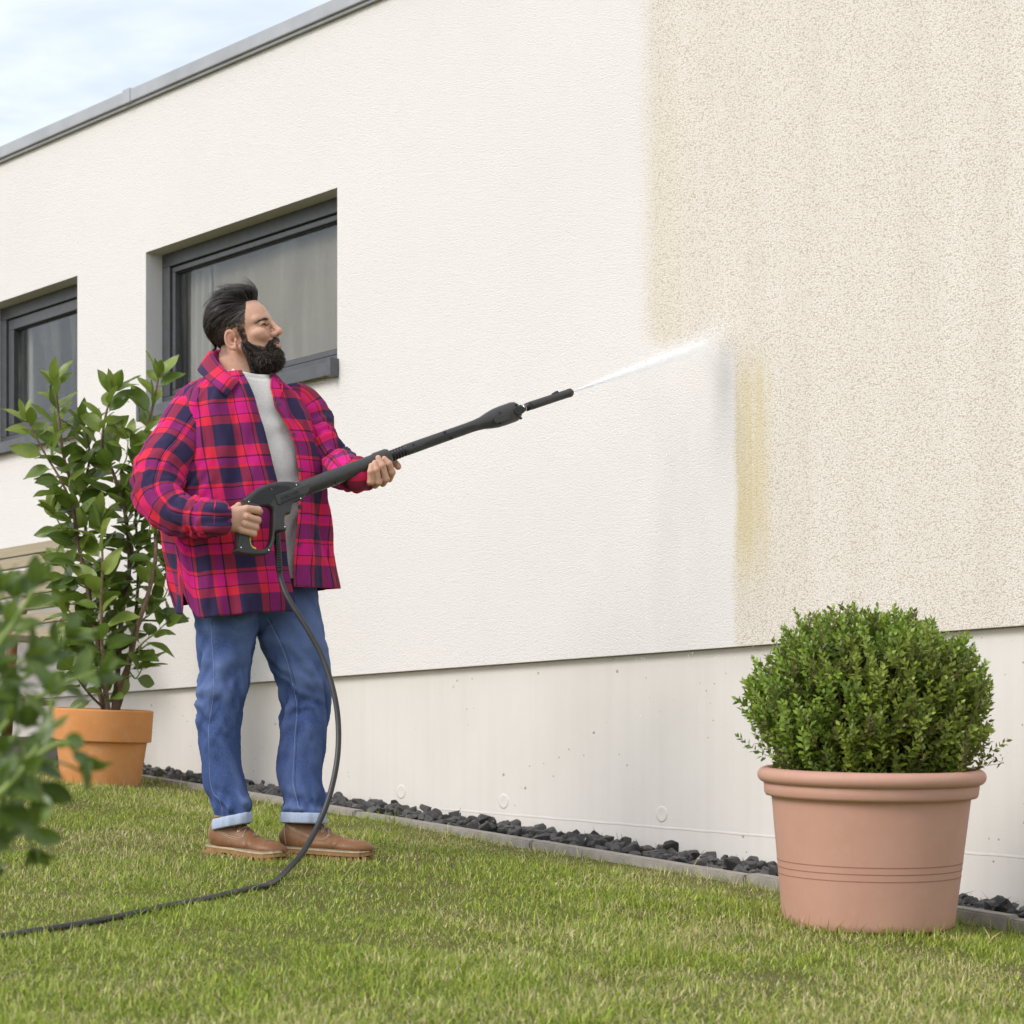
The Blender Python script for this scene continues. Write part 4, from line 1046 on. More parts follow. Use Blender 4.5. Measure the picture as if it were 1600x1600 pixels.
at = m.n('ShaderNodeAttribute', attribute_name='tint')
fade = m.sep(at.outputs['Color'])[0]
col = m.mix(m.ramp(tw2, [(.32, 0.0), (.7, 1.0)]), (.032, .058, .170), (.088, .135, .31))
col = m.mix(m.math('MULTIPLY', m.ramp(m.math('ADD', fade, m.math('MULTIPLY', m.math('SUBTRACT', big_, .5), .22)), [(.30, 0.0), (.95, 1.0)]), .42), col, (.22, .30, .52))
m.bump(m.math('ADD', tw2, m.math('MULTIPLY', m.noise(co, 30, 4), 1.2)), .3, .002)
M_denim = m.set(col, .9, spec=.12)
M_cuff = simple('denim_turnup', (.40, .475, .62), .92, .12, 260, .4, bdist=.001)
M_thread = simple('pale_stitching', (.24, .29, .43), .9, .2, 300)
M_tan = simple('tan_stitching', (.36, .25, .08), .9, .3, 200)
m = NT('brown_leather'); co = m.coord(); a = m.noise(co, 13, 5, .62); b_ = m.noise(co, 45, 4, .7)
col = m.mix(m.ramp(a, [(.3, 0.0), (.7, 1.0)]), (.150, .062, .023), (.255, .120, .048)); col = m.mix(m.math('MULTIPLY', m.ramp(b_, [(.5, 0.0), (.8, 1.0)]), .4), col, (.35, .195, .09))
m.bump(m.math('ADD', m.math('MULTIPLY', b_, .5), m.noise(co, 24, 4)), .35, .006); M_leather = m.set(col, m.ramp(a, [(0, .42), (1, .58)]), spec=.45)
M_sole = simple('rubber_sole', (.30, .165, .065), .8, .15, 40, .2)
M_welt = simple('welt_cream', (.50, .40, .25), .8, .15, 60)
M_lace = simple('lace_grey', (.26, .20, .155), .9, .4, 500)
M_eyelet = simple('eyelet_metal', (.5, .48, .44), .3, .1, 40, metal=.9)
M_button = simple('button_navy', (.03, .035, .06), .35, .1, 50)
m = NT('hair'); at = m.n('ShaderNodeAttribute', attribute_name='tint')
m.b.inputs['Anisotropic'].default_value = .3
M_hair = m.set(at.outputs['Color'], .42, spec=.45)

man_p = on_ground(425, 1330)
man = empty('person', tuple(man_p), label='bearded man in red plaid overshirt, jeans and brown boots holding the washer lance', cat='person')

# --- head, in its own frame (centimetres: x forward, y to his left, z up)
yaw, pit, rol, HS = math.radians(74.0), math.radians(11.0), math.radians(8.0), 1.01
f0 = np.array([math.sin(yaw), -math.cos(yaw), 0]); l0 = np.array([math.cos(yaw), math.sin(yaw), 0]); u0 = np.array([0, 0, 1.])
HF = math.cos(pit) * f0 + math.sin(pit) * u0; HU = -math.sin(pit) * f0 + math.cos(pit) * u0
HL = math.cos(rol) * l0 + math.sin(rol) * HU; HU = -math.sin(rol) * l0 + math.cos(rol) * HU
HU = np.cross(HF, HL)
HR = np.stack([HF, HL, HU], 1)
ear_w = Q(361, 531, -.085)
HT = ear_w - HR @ (np.array([-1.5, -7.9, -1.9]) * HS * .01)
def h2w(p): return (np.asarray(p) * HS * .01) @ HR.T + HT
def w2h(p): return ((np.asarray(p) - HT) @ HR) / (HS * .01)
NECK0 = w2h(Q(371, 560, .0)); NECK1 = w2h(Q(384, 628, .015))
def ear(p, sg):
    e = np.array([-1.6, sg * 7.15, -1.9])
    ex = np.array([math.cos(.42), sg * math.sin(-.42), 0]); ez = np.array([-.20, sg * .10, .97]); ez -= ex * (ez @ ex); ez /= np.linalg.norm(ez); ey = np.cross(ez, ex) * 1.0
    if ey[1] * sg < 0: ey = -ey
    q = p - e; X, Yq, Zq = q @ ex, q @ ey, q @ ez
    Yq = Yq - .55
    d = sd_ell(np.stack([X, Yq, Zq], -1), (-.2, -.15, .1), (1.75, .42, 2.9))
    ang = np.arctan2(Zq / 1.55, (X + .25))
    rr = np.sqrt((X + .25)**2 + (Zq / 1.62)**2)
    hel = np.sqrt((rr - 1.62)**2 + (Yq - .28)**2) - .36
    hel = np.where((ang > -1.9) | (ang < -2.6), hel, hel + .0)
    hel = np.where((X > .75) & (Zq < .9) , hel + .5, hel)
    d = smin(d, hel, .25)
    anti = np.sqrt((np.sqrt((X + .1)**2 + ((Zq - .1) / 1.5)**2) - .95)**2 + (Yq - .15)**2) - .26
    anti = np.where(X > .35, anti + .6, anti); d = smin(d, anti, .2)
    d = smax(d, -sd_ell(np.stack([X, Yq, Zq], -1), (.35, .35, -.35), (.62, .75, .95)), .25)
    d = smin(d, np.linalg.norm(np.stack([X - 1.15, Yq - .1, Zq + .5], -1), axis=-1) - .42, .25)
    d = smin(d, sd_ell(np.stack([X, Yq, Zq], -1), (.45, .0, -2.75), (.72, .42, .85)), .35)
    return d
def cranium(p):
    d = sd_ell(p, (-1.2, 0, 4.0), (9.3, 7.3, 8.0))
    return smin(d, sd_ell(p, (3.6, 0, 2.7), (5.4, 6.1, 5.4)), 2.2)
def head(p):
    d = cranium(p)
    d = smin(d, sd_ell(p, (3.6, 0, -2.3), (5.4, 5.7, 5.8)), 1.6)
    d = smin(d, sd_ell(p, (3.8, 0, -6.6), (5.0, 4.9, 4.2)), 1.5)
    for s_ in (-1, 1):
        d = smin(d, sd_cone(p, (.2, s_ * 5.2, -4.4), (6.4, s_ * 2.6, -9.0), 1.6, 1.5), 1.2)
        d = smin(d, sd_ell(p, (6.1, s_ * 4.3, -1.5), (2.5, 1.9, 1.6)), 1.3)
        d = smin(d, sd_ell(p, (7.35, s_ * 3.6, -2.6), (1.7, 1.7, 1.5)), 1.0)
        d = smin(d, sd_cone(p, (8.35, s_ * .9, 2.8), (6.4, s_ * 5.0, 2.5), 1.05, .95), .9)
    d = smin(d, np.linalg.norm(p - np.array([7.1, 0, -8.9]), axis=-1) - 1.9, 1.2)
    for s_ in (-1, 1):
        d = smax(d, -sd_ell(p, (9.6, s_ * 3.1, .9), (1.7, 1.7, 1.0)), .9)
        d = smin(d, sd_ell(p, (7.35, s_ * 3.25, .8), (1.28, 1.75, 1.12)), .35)          # closed smiling lids
        d = smax(d, -sd_ell(p, (8.55, s_ * 3.25, .62), (.62, 1.30, .26)), .10)           # the slit between the lids
    d = smin(d, sd_cone(p, (8.7, 0, 2.4), (11.15, 0, -1.75), .78, 1.0), .8)
    d = smin(d, np.linalg.norm(p - np.array([11.35, 0, -2.1]), axis=-1) - 1.08, .6)
    for s_ in (-1, 1):
        d = smin(d, sd_ell(p, (9.85, s_ * 1.3, -2.6), (1.15, .75, .82)), .45)
        d = smax(d, -(np.linalg.norm(p - np.array([10.6, s_ * .62, -3.55]), axis=-1) - .38), .3)
        d = smax(d, -sd_cone(p, (9.3, s_ * 2.25, -2.5), (8.4, s_ * 3.4, -5.2), .22, .18), .5)   # fold beside the nose
        for e in ((6.0, 5.25, .9, 4.9, 6.05, 1.4), (5.9, 5.3, .5, 4.8, 6.1, .35), (6.0, 5.2, .1, 5.0, 5.95, -.7)):
            d = smax(d, -sd_cone(p, (e[0] + .25, s_ * (e[1] + .12), e[2]), (e[3] + .1, s_ * (e[4] + .1), e[5]), .13, .07), .18)
        d = smax(d, -sd_cone(p, (8.55, s_ * 1.9, .55), (6.75, s_ * 4.75, .25), .20, .16), .2)
    d = smin(d, sd_ell(p, (8.9, 0, -4.6), (1.5, 2.2, 1.4)), .7)
    d = smin(d, sd_cone(p, (9.75, -1.1, -4.75), (9.75, 1.1, -4.75), .5, .5), .4)
    d = smin(d, sd_cone(p, (9.7, -1.3, -6.0), (9.7, 1.3, -6.0), .62, .62), .4)
    d = smax(d, -sd_ell(p, (10.2, 0, -5.35), (1.1, 2.3, .22)), .2)
    n_ = sd_cone(p, NECK0, NECK1, 5.7, 6.1); d = smin(d, n_, 1.6)
    d = smin(d, ear(p, -1), .35); d = smin(d, ear(p, 1), .35)
    return d
lo = np.array([-13, -10.5, -16.5]); hi = np.array([14, 10.5, 13.0]); lo = np.minimum(lo, NECK1 - 6.5)
hv, hf = surface(head, lo, hi, .235)
def in_hair(p):
    x, y, z = p[..., 0], p[..., 1], p[..., 2]; ay = np.abs(y)
    front = z > 8.9 - .10 * ay**1.25 * .6 + (np.clip(x - 6.5, 0, 9)) * .6
    temple = (x < 4.4 - .16 * (7.4 - np.clip(z, -4, 8))) & (z > 1.6) 
    side = (x < 3.4 + .22 * (z - 1)) & (z > 1.4)
    top = (z > 8.4) & (x < 7.6)
    burn = (x > .9) & (x < 2.9) & (z > -3.5) & (z < 3) & (ay > 4)
    back = (x < -3.1) & (z > -5.8 - .0 * x) 
    return (top & front) | (side & (x < 4.6)) | burn | back
def in_beard(p):
    x, y, z = p[..., 0], p[..., 1], p[..., 2]; ay = np.abs(y)
    cheek = z < -3.9 - .50 * (x - 3.0) * (x < 7.0) - 2.0 * (x >= 7.0) + .0 * ay
    jaw = (x > .6) & cheek & (z > -13) & (z < .4)
    must = (x > 8.3) & (ay < 3.2) & (z < -3.5 - .30 * ay) & (z > -5.0 - .55 * ay)
    gap = (x > 8.7) & (ay < 1.75) & (z > -6.9) & (z < -4.9)
    return (jaw | must | ((x > .9) & (x < 2.9) & (z < -1) & (z > -5) & (ay > 4.5))) & ~gap
def skin_col(p, base=True):
    n = len(p); c = np.tile(np.array([.66, .41, .295]), (n, 1))
    if not base: return c
    def blob(cc, r, t, a):
        d = np.linalg.norm((p - np.array(cc)) / np.array(r), axis=1); w = (np.exp(-d * d) * a)[:, None]
        return c * (1 - w) + np.array(t) * w
    for s_ in (-1, 1):
        c = blob((8, s_ * 3.6, -2.3), (2, 2, 1.7), (.60, .27, .19), .6)
        c = blob((-1.6, s_ * 8.2, -1.6), (2, 1.6, 3.2), (.62, .28, .20), .6)
        c = blob((8.2, s_ * 3.3, .35), (1.5, 2.0, .22), (.10, .045, .035), .85)
        c = blob((8.0, s_ * 3.2, 1.0), (1.2, 1.9, .9), (.50, .255, .175), .6)
    c = blob((11.2, 0, -2.4), (1.5, 1.5, 1.2), (.60, .26, .18), .6)
    c = blob((10.0, 0, -6.0), (1.0, 1.9, .65), (.52, .17, .15), .9)
    c = blob((10.2, 0, -5.35), (1.2, 2.2, .22), (.35, .18, .14), .9)
    c = blob((10.1, -.7, -5.25), (.9, 1.3, .28), (.75, .70, .62), .95)
    hm = in_hair(p).astype(float) * np.where(p[:, 2] < 1.2, np.where(p[:, 0] < 0, sstep(-2.9, -5.0, p[:, 0]), 1), 1); bm_ = in_beard(p).astype(float)
    fade = sstep(6.0, 2.2, p[:, 2]) * .32 + .68 * sstep(-4.2, -6.8, p[:, 2]) * (p[:, 0] < 0)
    c = c * (1 - (hm * (1 - fade))[:, None]) + np.array([.030, .022, .019]) * (hm * (1 - fade))[:, None]
    c = c * (1 - bm_[:, None] * .93) + np.array([.035, .022, .016]) * bm_[:, None] * .93
    return c
bodyV = [h2w(hv)]; bodyF = [hf]; bodyC = [skin_col(hv)]

# --- hands
def px(x, y, off, isg=True):
    return GP(x, y, off)                                        # off: metres towards the viewer from the plane of the gun
def hand(chains, palm, thumb):
    """chains: four fingers of four joints; palm: list of capsules"""
    def fn(p):
        d = None
        for a, b, ra, rb in palm:
            q = sd_cone(p, a, b, ra, rb); d = q if d is None else smin(d, q, .011)
        for ch, rad in chains + [thumb]:
            g = None
            for k in range(len(ch) - 1):
                q = sd_cone(p, ch[k], ch[k + 1], rad[k], rad[k + 1]); g = q if g is None else smin(g, q, .0030)
            for k in range(1, len(ch) - 1):                      # knuckle pads
                g = smin(g, np.linalg.norm(p - ch[k], axis=-1) - rad[k] * 1.04, .002)
            d = smin(d, g, .0042)
        return d
    pts = np.array([q for ch, _ in chains + [thumb] for q in ch] + [q for a, b, *_ in palm for q in (a, b)])
    return surface(fn, pts.min(0) - .036, pts.max(0) + .036, .0021)
rh = [([px(386, 795, .032), px(403.5, 797.5, .026), px(405, 799.5, .004), px(397, 801, -.016)], [.0118, .0115, .0108, .0090]),
      ([px(385, 807.5, .034), px(402.5, 812.5, .025), px(402.5, 814, .002), px(394, 815, -.018)], [.0114, .0110, .0103, .0088]),
      ([px(382, 819, .032), px(399.5, 824, .024), px(399.0, 825, .002), px(391, 826, -.017)], [.0107, .0104, .0098, .0084]),
      ([px(377, 829, .028), px(396.5, 834, .022), px(396, 835, .003), px(389, 836, -.013)], [.0098, .0096, .0090, .0078])]
rp = [(px(352, 808, .020), px(383, 798, .020), .0255, .0165), (px(352, 812, .018), px(380, 810, .020), .0255, .0160), (px(352, 815, .016), px(375, 825, .016), .0245, .0150), (px(330, 809, .020), px(356, 811, .018), .0255, .0275)]
rt = ([px(360, 803, .004), px(374, 792, -.026), px(390, 792, -.032), px(402, 797, -.030)], [.0165, .0135, .0118, .0095])
lh = [([px(575.5, 754, -.012), px(579.5, 752.5, .022), px(579, 737, .033), px(580, 727.5, .029)], [.0105, .0108, .0096, .0080]),
      ([px(586, 758, -.014), px(591, 753, .024), px(587.5, 734, .035), px(585.5, 723, .030)], [.0112, .0114, .0102, .0084]),
      ([px(598, 755, -.014), px(602.5, 748, .024), px(597, 727.5, .035), px(591, 715.5, .029)], [.0116, .0118, .0106, .0088]),
      ([px(608, 748, -.012), px(612, 738, .022), px(607.5, 724.5, .031), px(600.5, 717, .027)], [.0114, .0116, .0104, .0088])]
lp = [(px(566, 739, -.040), px(578, 750, -.022), .026, .017), (px(566, 737, -.040), px(590, 749, -.022), .026, .018), (px(568, 735, -.040), px(604, 742, -.022), .026, .018), (px(548, 736, -.046), px(567, 738, -.042), .028, .028)]
lt = ([px(580, 726, -.040), px(598, 716, -.046), px(612, 718, -.036), px(622, 729, -.016)], [.0175, .0150, .0125, .0105])
for args in ((rh, rp, rt), (lh, lp, lt)):
    v, f = hand(*args); bodyV.append(v); bodyF.append(f)
    c = skin_col(v, False)
    kn = np.array([q for ch, _ in args[0] for q in (ch[0], ch[1], ch[2])]); dmin = np.min(np.linalg.norm(v[:, None] - kn[None], axis=2), axis=1)
    w = (np.exp(-(dmin / .010)**2) * .45)[:, None]; c = c * (1 - w) + np.array([.56, .26, .18]) * w
    bodyC.append(c)

# --- trunk and limbs under the clothes
ph = math.radians(33); TF = np.array([math.sin(ph), -math.cos(ph), 0]); TL = np.array([math.cos(ph), math.sin(ph), 0])
def oval(p, c, a, b, h):
    q = p - c; l = np.stack([q @ TL, q @ TF, q[..., 2]], -1); return sd_ell(l, (0, 0, 0), (a, b, h))
RSH, LSH = Q(306, 658, -.09), Q(462, 650, .10); REL, LEL = Q(252, 788, -.275), Q(512, 726, .05); RWR, LWR = px(336, 810, .018), px(556, 737, -.044)
def trunk(p):
    d = oval(p, Q(386, 690, .01), .165, .098, .20); d = smin(d, oval(p, Q(392, 800, .0), .165, .105, .19), .06); d = smin(d, oval(p, Q(400, 905, .0), .16, .10, .15), .06)
    d = smin(d, sd_cone(p, RSH, LSH, .050, .050), .05); d = smin(d, sd_cone(p, Q(384, 640, .02), Q(384, 610, .015), .062, .060), .03)
    for a, b, c in ((RSH, REL, RWR), (LSH, LEL, LWR)):
        d = smin(d, sd_cone(p, a, b, .044, .030), .03); d = smin(d, sd_cone(p, b, c, .030, .027), .02)
    return d
v, f = surface(trunk, (-1.20, 6.80, .55), (-.30, 7.55, 1.40), .010); bodyV.append(v); bodyF.append(f); bodyC.append(skin_col(v, False))
LEG1 = [(396, 935, 0, 104, -.01), (357, 969, 303, 409, -.015), (353, 1006, 305, 400, -.02), (349, 1044, 308, 390, -.035), (347, 1087, 308, 386, -.045), (343, 1136, 307, 378, -.05), (342, 1164, 309, 376, -.05), (348, 1207, 315, 382, -.045), (355, 1236, 322, 389, -.045), (363, 1262, 330, 395, -.05), (364, 1288, 332, 396, -.055)]
off = 0; BV, BF, BC = [], [], []
for v, f, c in zip(bodyV, bodyF, bodyC): BV.append(v); BF.append(f + off); BC.append(c); off += len(v)
body = obj('body', np.concatenate(BV), np.concatenate(BF), M_skin, man, col=np.concatenate(BC))
md = body.modifiers.new('smooth', 'SMOOTH'); md.factor = .4; md.iterations = 2

# --- hair, beard, brows: combed strands
def strands(name, roots, normals, fn, seg, w, cols, taper=True, parent=man, mat=M_hair):
    """fn(i-th step positions, normals, s) -> direction"""
    n = len(roots); p = roots.copy(); path = [p.copy()]
    for k in range(seg):
        p = p + fn(p, normals, k / seg); path.append(p.copy())
    path = np.stack(path, 1); W = h2w(path.reshape(-1, 3)).reshape(path.shape)
    t = np.gradient(W, axis=1); t /= np.linalg.norm(t, axis=2)[..., None] + 1e-9
    nn = (normals @ HR.T)[:, None] + RNG.normal(size=(n, 1, 3)) * .35
    sd = np.cross(t, nn); sd /= np.linalg.norm(sd, axis=2)[..., None] + 1e-9
    ww = w * (1 - .75 * (np.linspace(0, 1, seg + 1)**2 if taper else 0))[None, :, None]
    up = np.cross(sd, t)
    V = np.stack([W - sd * ww, W + up * ww * .6, W + sd * ww], 2)              # small three-point gutter, reads as a lock from any side
    m_ = seg + 1; idx = (np.arange(n) * m_ * 3)[:, None, None] + (np.arange(seg) * 3)[None, :, None]
    q = np.concatenate([idx + np.array([0, 1, 4, 3]), idx + np.array([1, 2, 5, 4])], 2).reshape(-1, 4)
    cc = np.repeat(np.repeat(cols[:, None], m_, 1)[:, :, None], 3, 2).reshape(-1, 3)
    return link(name, mesh(name, V.reshape(-1, 3), q, mat, True, col=cc), parent)
def sample(mask, n, lo_, hi_, fn, r):
    """points on the skin inside a mask, with normals"""
    P_ = []; N_ = []
    pool = hv[mask(hv) & (hv[:, 0] > lo_[0]) & (hv[:, 2] > lo_[2])]
    i = r.integers(len(pool), size=n); p = pool[i] + r.normal(size=(n, 3)) * .12
    e = .05; g = np.stack([fn(p + np.eye(3)[k] * e) - fn(p - np.eye(3)[k] * e) for k in range(3)], 1)
    return p, g / (np.linalg.norm(g, axis=1)[:, None] + 1e-9)
rr_ = np.random.default_rng(77)
# combed-back top and sides
scalp = lambda p: in_hair(p) & ~((np.abs(p[:, 1]) > 6.6) & (p[:, 2] < 1.6) & (p[:, 0] > -3.3) & (p[:, 0] < 1.0)) & (np.abs(p[:, 1]) < 8.0)
def hair_len(p): 
    x, y, z = p[:, 0], p[:, 1], p[:, 2]
    return np.clip(.7 + 8.2 * sstep(2.6, 7.8, z) + 2.4 * sstep(-1, -7, x) * sstep(-6, 2, z), .7, 9.5)
rootp, nrm = sample(scalp, 13000, (-20, 0, -20), None, cranium, rr_)
Lh = hair_len(rootp) * rr_.uniform(.75, 1.1, len(rootp))
layer = rr_.random(len(rootp))
lift = (.25 + 3.5 * sstep(5.0, 8.5, rootp[:, 2]) * sstep(-9, 6, rootp[:, 0])) * (.25 + .75 * layer) + 2.6 * sstep(7.0, 9.0, rootp[:, 2]) * sstep(.0, 6.0, rootp[:, 0]) * (.25 + .75 * layer)
clump = np.stack([vnoise(rootp * np.array([.25, 1.0, 1.0]) + k * 31) for k in range(3)], 1)
seg = 9
lk = rootp[rr_.integers(len(rootp), size=520)]; own = np.argmin(((rootp[:, None] - lk[None]) ** 2).sum(2), axis=1)
lock_l = rr_.random(520); lock_d = rr_.normal(size=(520, 3)) * .40; lock_c = rr_.uniform(.45, 1.9, 520); lock_n = rr_.uniform(.8, 1.15, 520)
layer = .62 * lock_l[own] + .38 * layer; lift = lift * (.55 + .75 * lock_l[own]); clump = .45 * clump + lock_d[own]; Lh = Lh * lock_n[own]
tow_ = (lk[own] - rootp); Lh = Lh * np.where(rootp[:, 2] < -2.5, .45, 1) * (1 - .22 * sstep(4, 7, rootp[:, 0]))
def hair_dir(p, nm, s):
    x, z = rootp[:, 0], rootp[:, 2]
    sweep = np.stack([-np.ones(len(p)), .10 * np.sign(rootp[:, 1]) * 0, -.30 - .55 * sstep(3, -7, x) - .55 * sstep(6.5, 2.0, z)], 1)
    g = np.stack([cranium(p + np.eye(3)[k] * .05) - cranium(p - np.eye(3)[k] * .05) for k in range(3)], 1); g /= np.linalg.norm(g, axis=1)[:, None] + 1e-9
    sweep = sweep - g * (sweep * g).sum(1)[:, None] * .9; sweep /= np.linalg.norm(sweep, axis=1)[:, None]
    tgt = lift * math.sin(min(1.0, s * 2.2) * PI / 2)
    dist = cranium(p)
    corr = np.clip((tgt + .12 - dist), -1.0, 1.2)[:, None] * .55
    d = sweep + clump * .28 * (.35 + s - 1.0 * s * s) + g * corr + tow_ * (.35 * s)
    fr_ = (sstep(3.0, 7.0, rootp[:, 0]) * sstep(7.5, 9.0, rootp[:, 2]))[:, None]
    if s < .34: d = d * (1 - .85 * fr_) + fr_ * (g * 1.0 + np.array([.40 - 1.7 * s, 0, .50]))
    d /= np.linalg.norm(d, axis=1)[:, None]
    return d * (Lh / seg)[:, None]
hc = np.array([.024, .0175, .0145]) * rr_.uniform(.55, 1.5, (len(rootp), 1)) * lock_c[own][:, None]; gy_ = (rr_.random(len(rootp)) < .10 + .22 * (rootp[:, 2] < 4)) ; hc[gy_] = np.array([.13, .115, .105]) * rr_.uniform(.5, 1.1, (gy_.sum(), 1))
strands('hair', rootp, nrm, hair_dir, seg, .00078, hc)
# beard
def bcore(p):
    d = sd_ell(p, (6.1, 0, -9.0), (4.3, 4.6, 3.8))
    for s_ in (-1, 1):
        d = smin(d, sd_cone(p, (2.0, s_ * 5.6, -4.4), (5.4, s_ * 3.9, -8.6), 1.1, 2.0), 1.2)
        d = smin(d, sd_cone(p, (9.5, s_ * .9, -4.15), (8.0, s_ * 3.1, -6.3), .75, .95), .5)
    d = smin(d, sd_ell(p, (7.9, 0, -8.4), (2.4, 3.2, 2.1)), .8)
    d = smax(d, -sd_ell(p, (10.4, 0, -5.6), (2.4, 2.9, 1.15)), .3)
    return d
bv, bf = surface(bcore, (-2, -8, -15), (13, 8, -1), .30)
bv = bv + .25 * np.stack([vnoise(bv * 1.6 + k * 9) for k in range(3)], 1)
e = .05; bn = np.stack([bcore(bv + np.eye(3)[k] * e) - bcore(bv - np.eye(3)[k] * e) for k in range(3)], 1); bn /= np.linalg.norm(bn, axis=1)[:, None]
bc = np.tile(np.array([.020, .013, .010]), (len(bv), 1))
beard = link('beard', mesh('beard', h2w(bv), bf, M_hair, col=bc), man)
nb = 12000; i = rr_.integers(len(bv), size=nb); br_ = bv[i] + rr_.normal(size=(nb, 3)) * .15 - bn[i] * .25; bnm = bn[i]
keep = (br_[:, 0] > 1.0) & ~((br_[:, 0] > 8.0) & (np.abs(br_[:, 1]) < 2.7) & (br_[:, 2] > -6.8) & (br_[:, 2] < -4.7)); br_, bnm = br_[keep], bnm[keep]; nb = len(br_)
lenb = (.7 + .9 * sstep(-6, -11, br_[:, 2])) * rr_.uniform(.5, 1.2, nb); must_ = br_[:, 2] > -6.6
cw = rr_.normal(size=(nb, 3)); cph = rr_.random(nb) * 6.28
def beard_dir(p, nm, s):
    d = nm * .75 + np.array([.12, 0, -.62]) + np.where(must_[:, None], np.sign(br_[:, 1:2]) * np.array([[0, .5, -.2]]), 0)
    d = d + cw * .50 * np.sin(s * 7 + cph)[:, None] + rr_.normal(size=(nb, 3)) * .12
    d /= np.linalg.norm(d, axis=1)[:, None]; return d * (lenb / 5)[:, None]
cb_ = np.array([.030, .019, .0135]) * rr_.uniform(.45, 1.9, (nb, 1)); g_ = rr_.random(nb) < .13; cb_[g_] = np.array([.16, .135, .11]) * rr_.uniform(.5, 1.2, (g_.sum(), 1))
w_ = strands('beard_hair', br_, bnm, beard_dir, 5, .0008, cb_, parent=beard)
w_.parent = beard; w_.matrix_parent_inverse = beard.matrix_world.inverted() if False else Matrix.Identity(4)
w_.matrix_parent_inverse = (Matrix.Translation(Vector(man.location)) @ beard.matrix_parent_inverse).inverted()
# sideburns and stubble along the cheek line
sb, sn = sample(lambda p: in_beard(p) & (p[:, 0] > .8), 4200, (-20, 0, -20), None, head, rr_)
ls = rr_.uniform(.25, .75, len(sb)) * (.6 + .8 * sstep(-2, -5, sb[:, 2]))
def sb_dir(p, nm, s):
    d = nm * .35 + np.array([.10, 0, -.95]) + rr_.normal(size=p.shape) * .18; d /= np.linalg.norm(d, axis=1)[:, None]; return d * (ls / 3)[:, None]
cs = np.array([.034, .024, .018]) * rr_.uniform(.5, 1.9, (len(sb), 1)); g_ = rr_.random(len(sb)) < .2; cs[g_] = np.array([.15, .125, .105])
strands('sideburns', sb, sn, sb_dir, 3, .0007, cs)
for s_ in (-1, 1):
    t = rr_.random(230); c0 = np.array([8.9, s_ * 1.1, 2.35]); c1 = np.array([8.2, s_ * 3.2, 2.75]); c2 = np.array([6.4, s_ * 5.1, 1.75])
    p = (1 - t)[:, None]**2 * c0 + 2 * (t * (1 - t))[:, None] * c1 + t[:, None]**2 * c2 + np.array([0, 0, 1]) * rr_.normal(size=(230, 1)) * .14
    for _ in range(6):
        dd = head(p); g = np.stack([head(p + np.eye(3)[k] * .05) - head(p - np.eye(3)[k] * .05) for k in range(3)], 1); g /= np.linalg.norm(g, axis=1)[:, None] + 1e-9; p = p - g * dd[:, None] * .8
    def eb_dir(q, nm, s): 
        d = np.tile(np.array([-.45, s_ * .75, .12]), (len(q), 1)) + nm * .35 + rr_.normal(size=q.shape) * .1; d /= np.linalg.norm(d, axis=1)[:, None]; return d * .22
    strands('eyebrow', p, g, eb_dir, 3, .0006, np.array([.060, .042, .032]) * rr_.uniform(.5, 1.5, (230, 1)))
    t = rr_.random(150); q0 = np.array([9.6, s_ * 2.0, .85]); q1 = np.array([8.4, s_ * 4.9, .62]); p = (1 - t)[:, None] * q0 + t[:, None] * q1 + np.array([1.2, 0, -.18]) * (t * (1 - t))[:, None] * 1.6
    for _ in range(8):
        dd = head(p); g = np.stack([head(p + np.eye(3)[k] * .05) - head(p - np.eye(3)[k] * .05) for k in range(3)], 1); g /= np.linalg.norm(g, axis=1)[:, None] + 1e-9; p = p - g * dd[:, None] * .8
    def la_dir(q, nm, s):
        d = nm * .8 + np.array([.1, s_ * .5, -.25 + .5 * s]) + rr_.normal(size=q.shape) * .12; d /= np.linalg.norm(d, axis=1)[:, None]; return d * .13
    strands('eyelashes', p, g, la_dir, 3, .0012, np.tile(np.array([.012, .008, .006]), (150, 1)))
    ev, ef = lathe_vf([(1.19 * math.sin(a), 1.19 * math.cos(a)) for a in np.linspace(.001, PI - .001, 20)], 28)
    ev = np.stack([ev[:, 2], ev[:, 0], ev[:, 1]], 1); rad_ = np.hypot(ev[:, 1], ev[:, 2])
    ec = np.where((ev[:, 0:1] > 0) & (rad_[:, None] < .26), np.array([[.006, .005, .005]]), np.where((ev[:, 0:1] > 0) & (rad_[:, None] < .60), np.array([[.07, .045, .025]]), np.array([[.62, .56, .53]])))
    eo = link('eye', mesh('eye', h2w(ev + np.array([7.26, s_ * 3.22, .66])), ef, M_hair, True, col=ec), man)

# ------------------------------------------------------------------ clothes
def zrow(py): return (HOR - py) / F * YM
LV = np.array([                      # row, centre column, half width, half depth, exponent
    (588, 384, .088, .080, 2.0), (596, 384, .128, .090, 2.1), (606, 383, .166, .100, 2.2), (620, 382, .200, .112, 2.3), (645, 381, .232, .130, 2.4),
    (680, 383, .247, .146, 2.4), (720, 384, .258, .156, 2.4), (770, 385, .266, .164, 2.4), (820, 387, .270, .168, 2.4), (870, 391, .268, .168, 2.4),
    (920, 398, .266, .166, 2.4), (975, 404, .262, .164, 2.4)])
def ring(py, th, k=1.0, kd=1.0):
    py = np.asarray(py, float); th = np.asarray(th, float)
    cx, a, b, e = (np.interp(py, LV[:, 0], LV[:, i]) for i in (1, 2, 3, 4))
    c, s = np.cos(th), np.sin(th)
    f = np.sign(c) * np.abs(c)**(2 / e) * b * kd; l = np.sign(s) * np.abs(s)**(2 / e) * a * k
    y0 = YM + .0; z = (HOR - py) / F * YM
    X = (cx - 800) / F * YM + f * TF[0] + l * TL[0]; Y = y0 + f * TF[1] + l * TL[1]
    return np.stack([X, Y, z + 0 * X], -1)
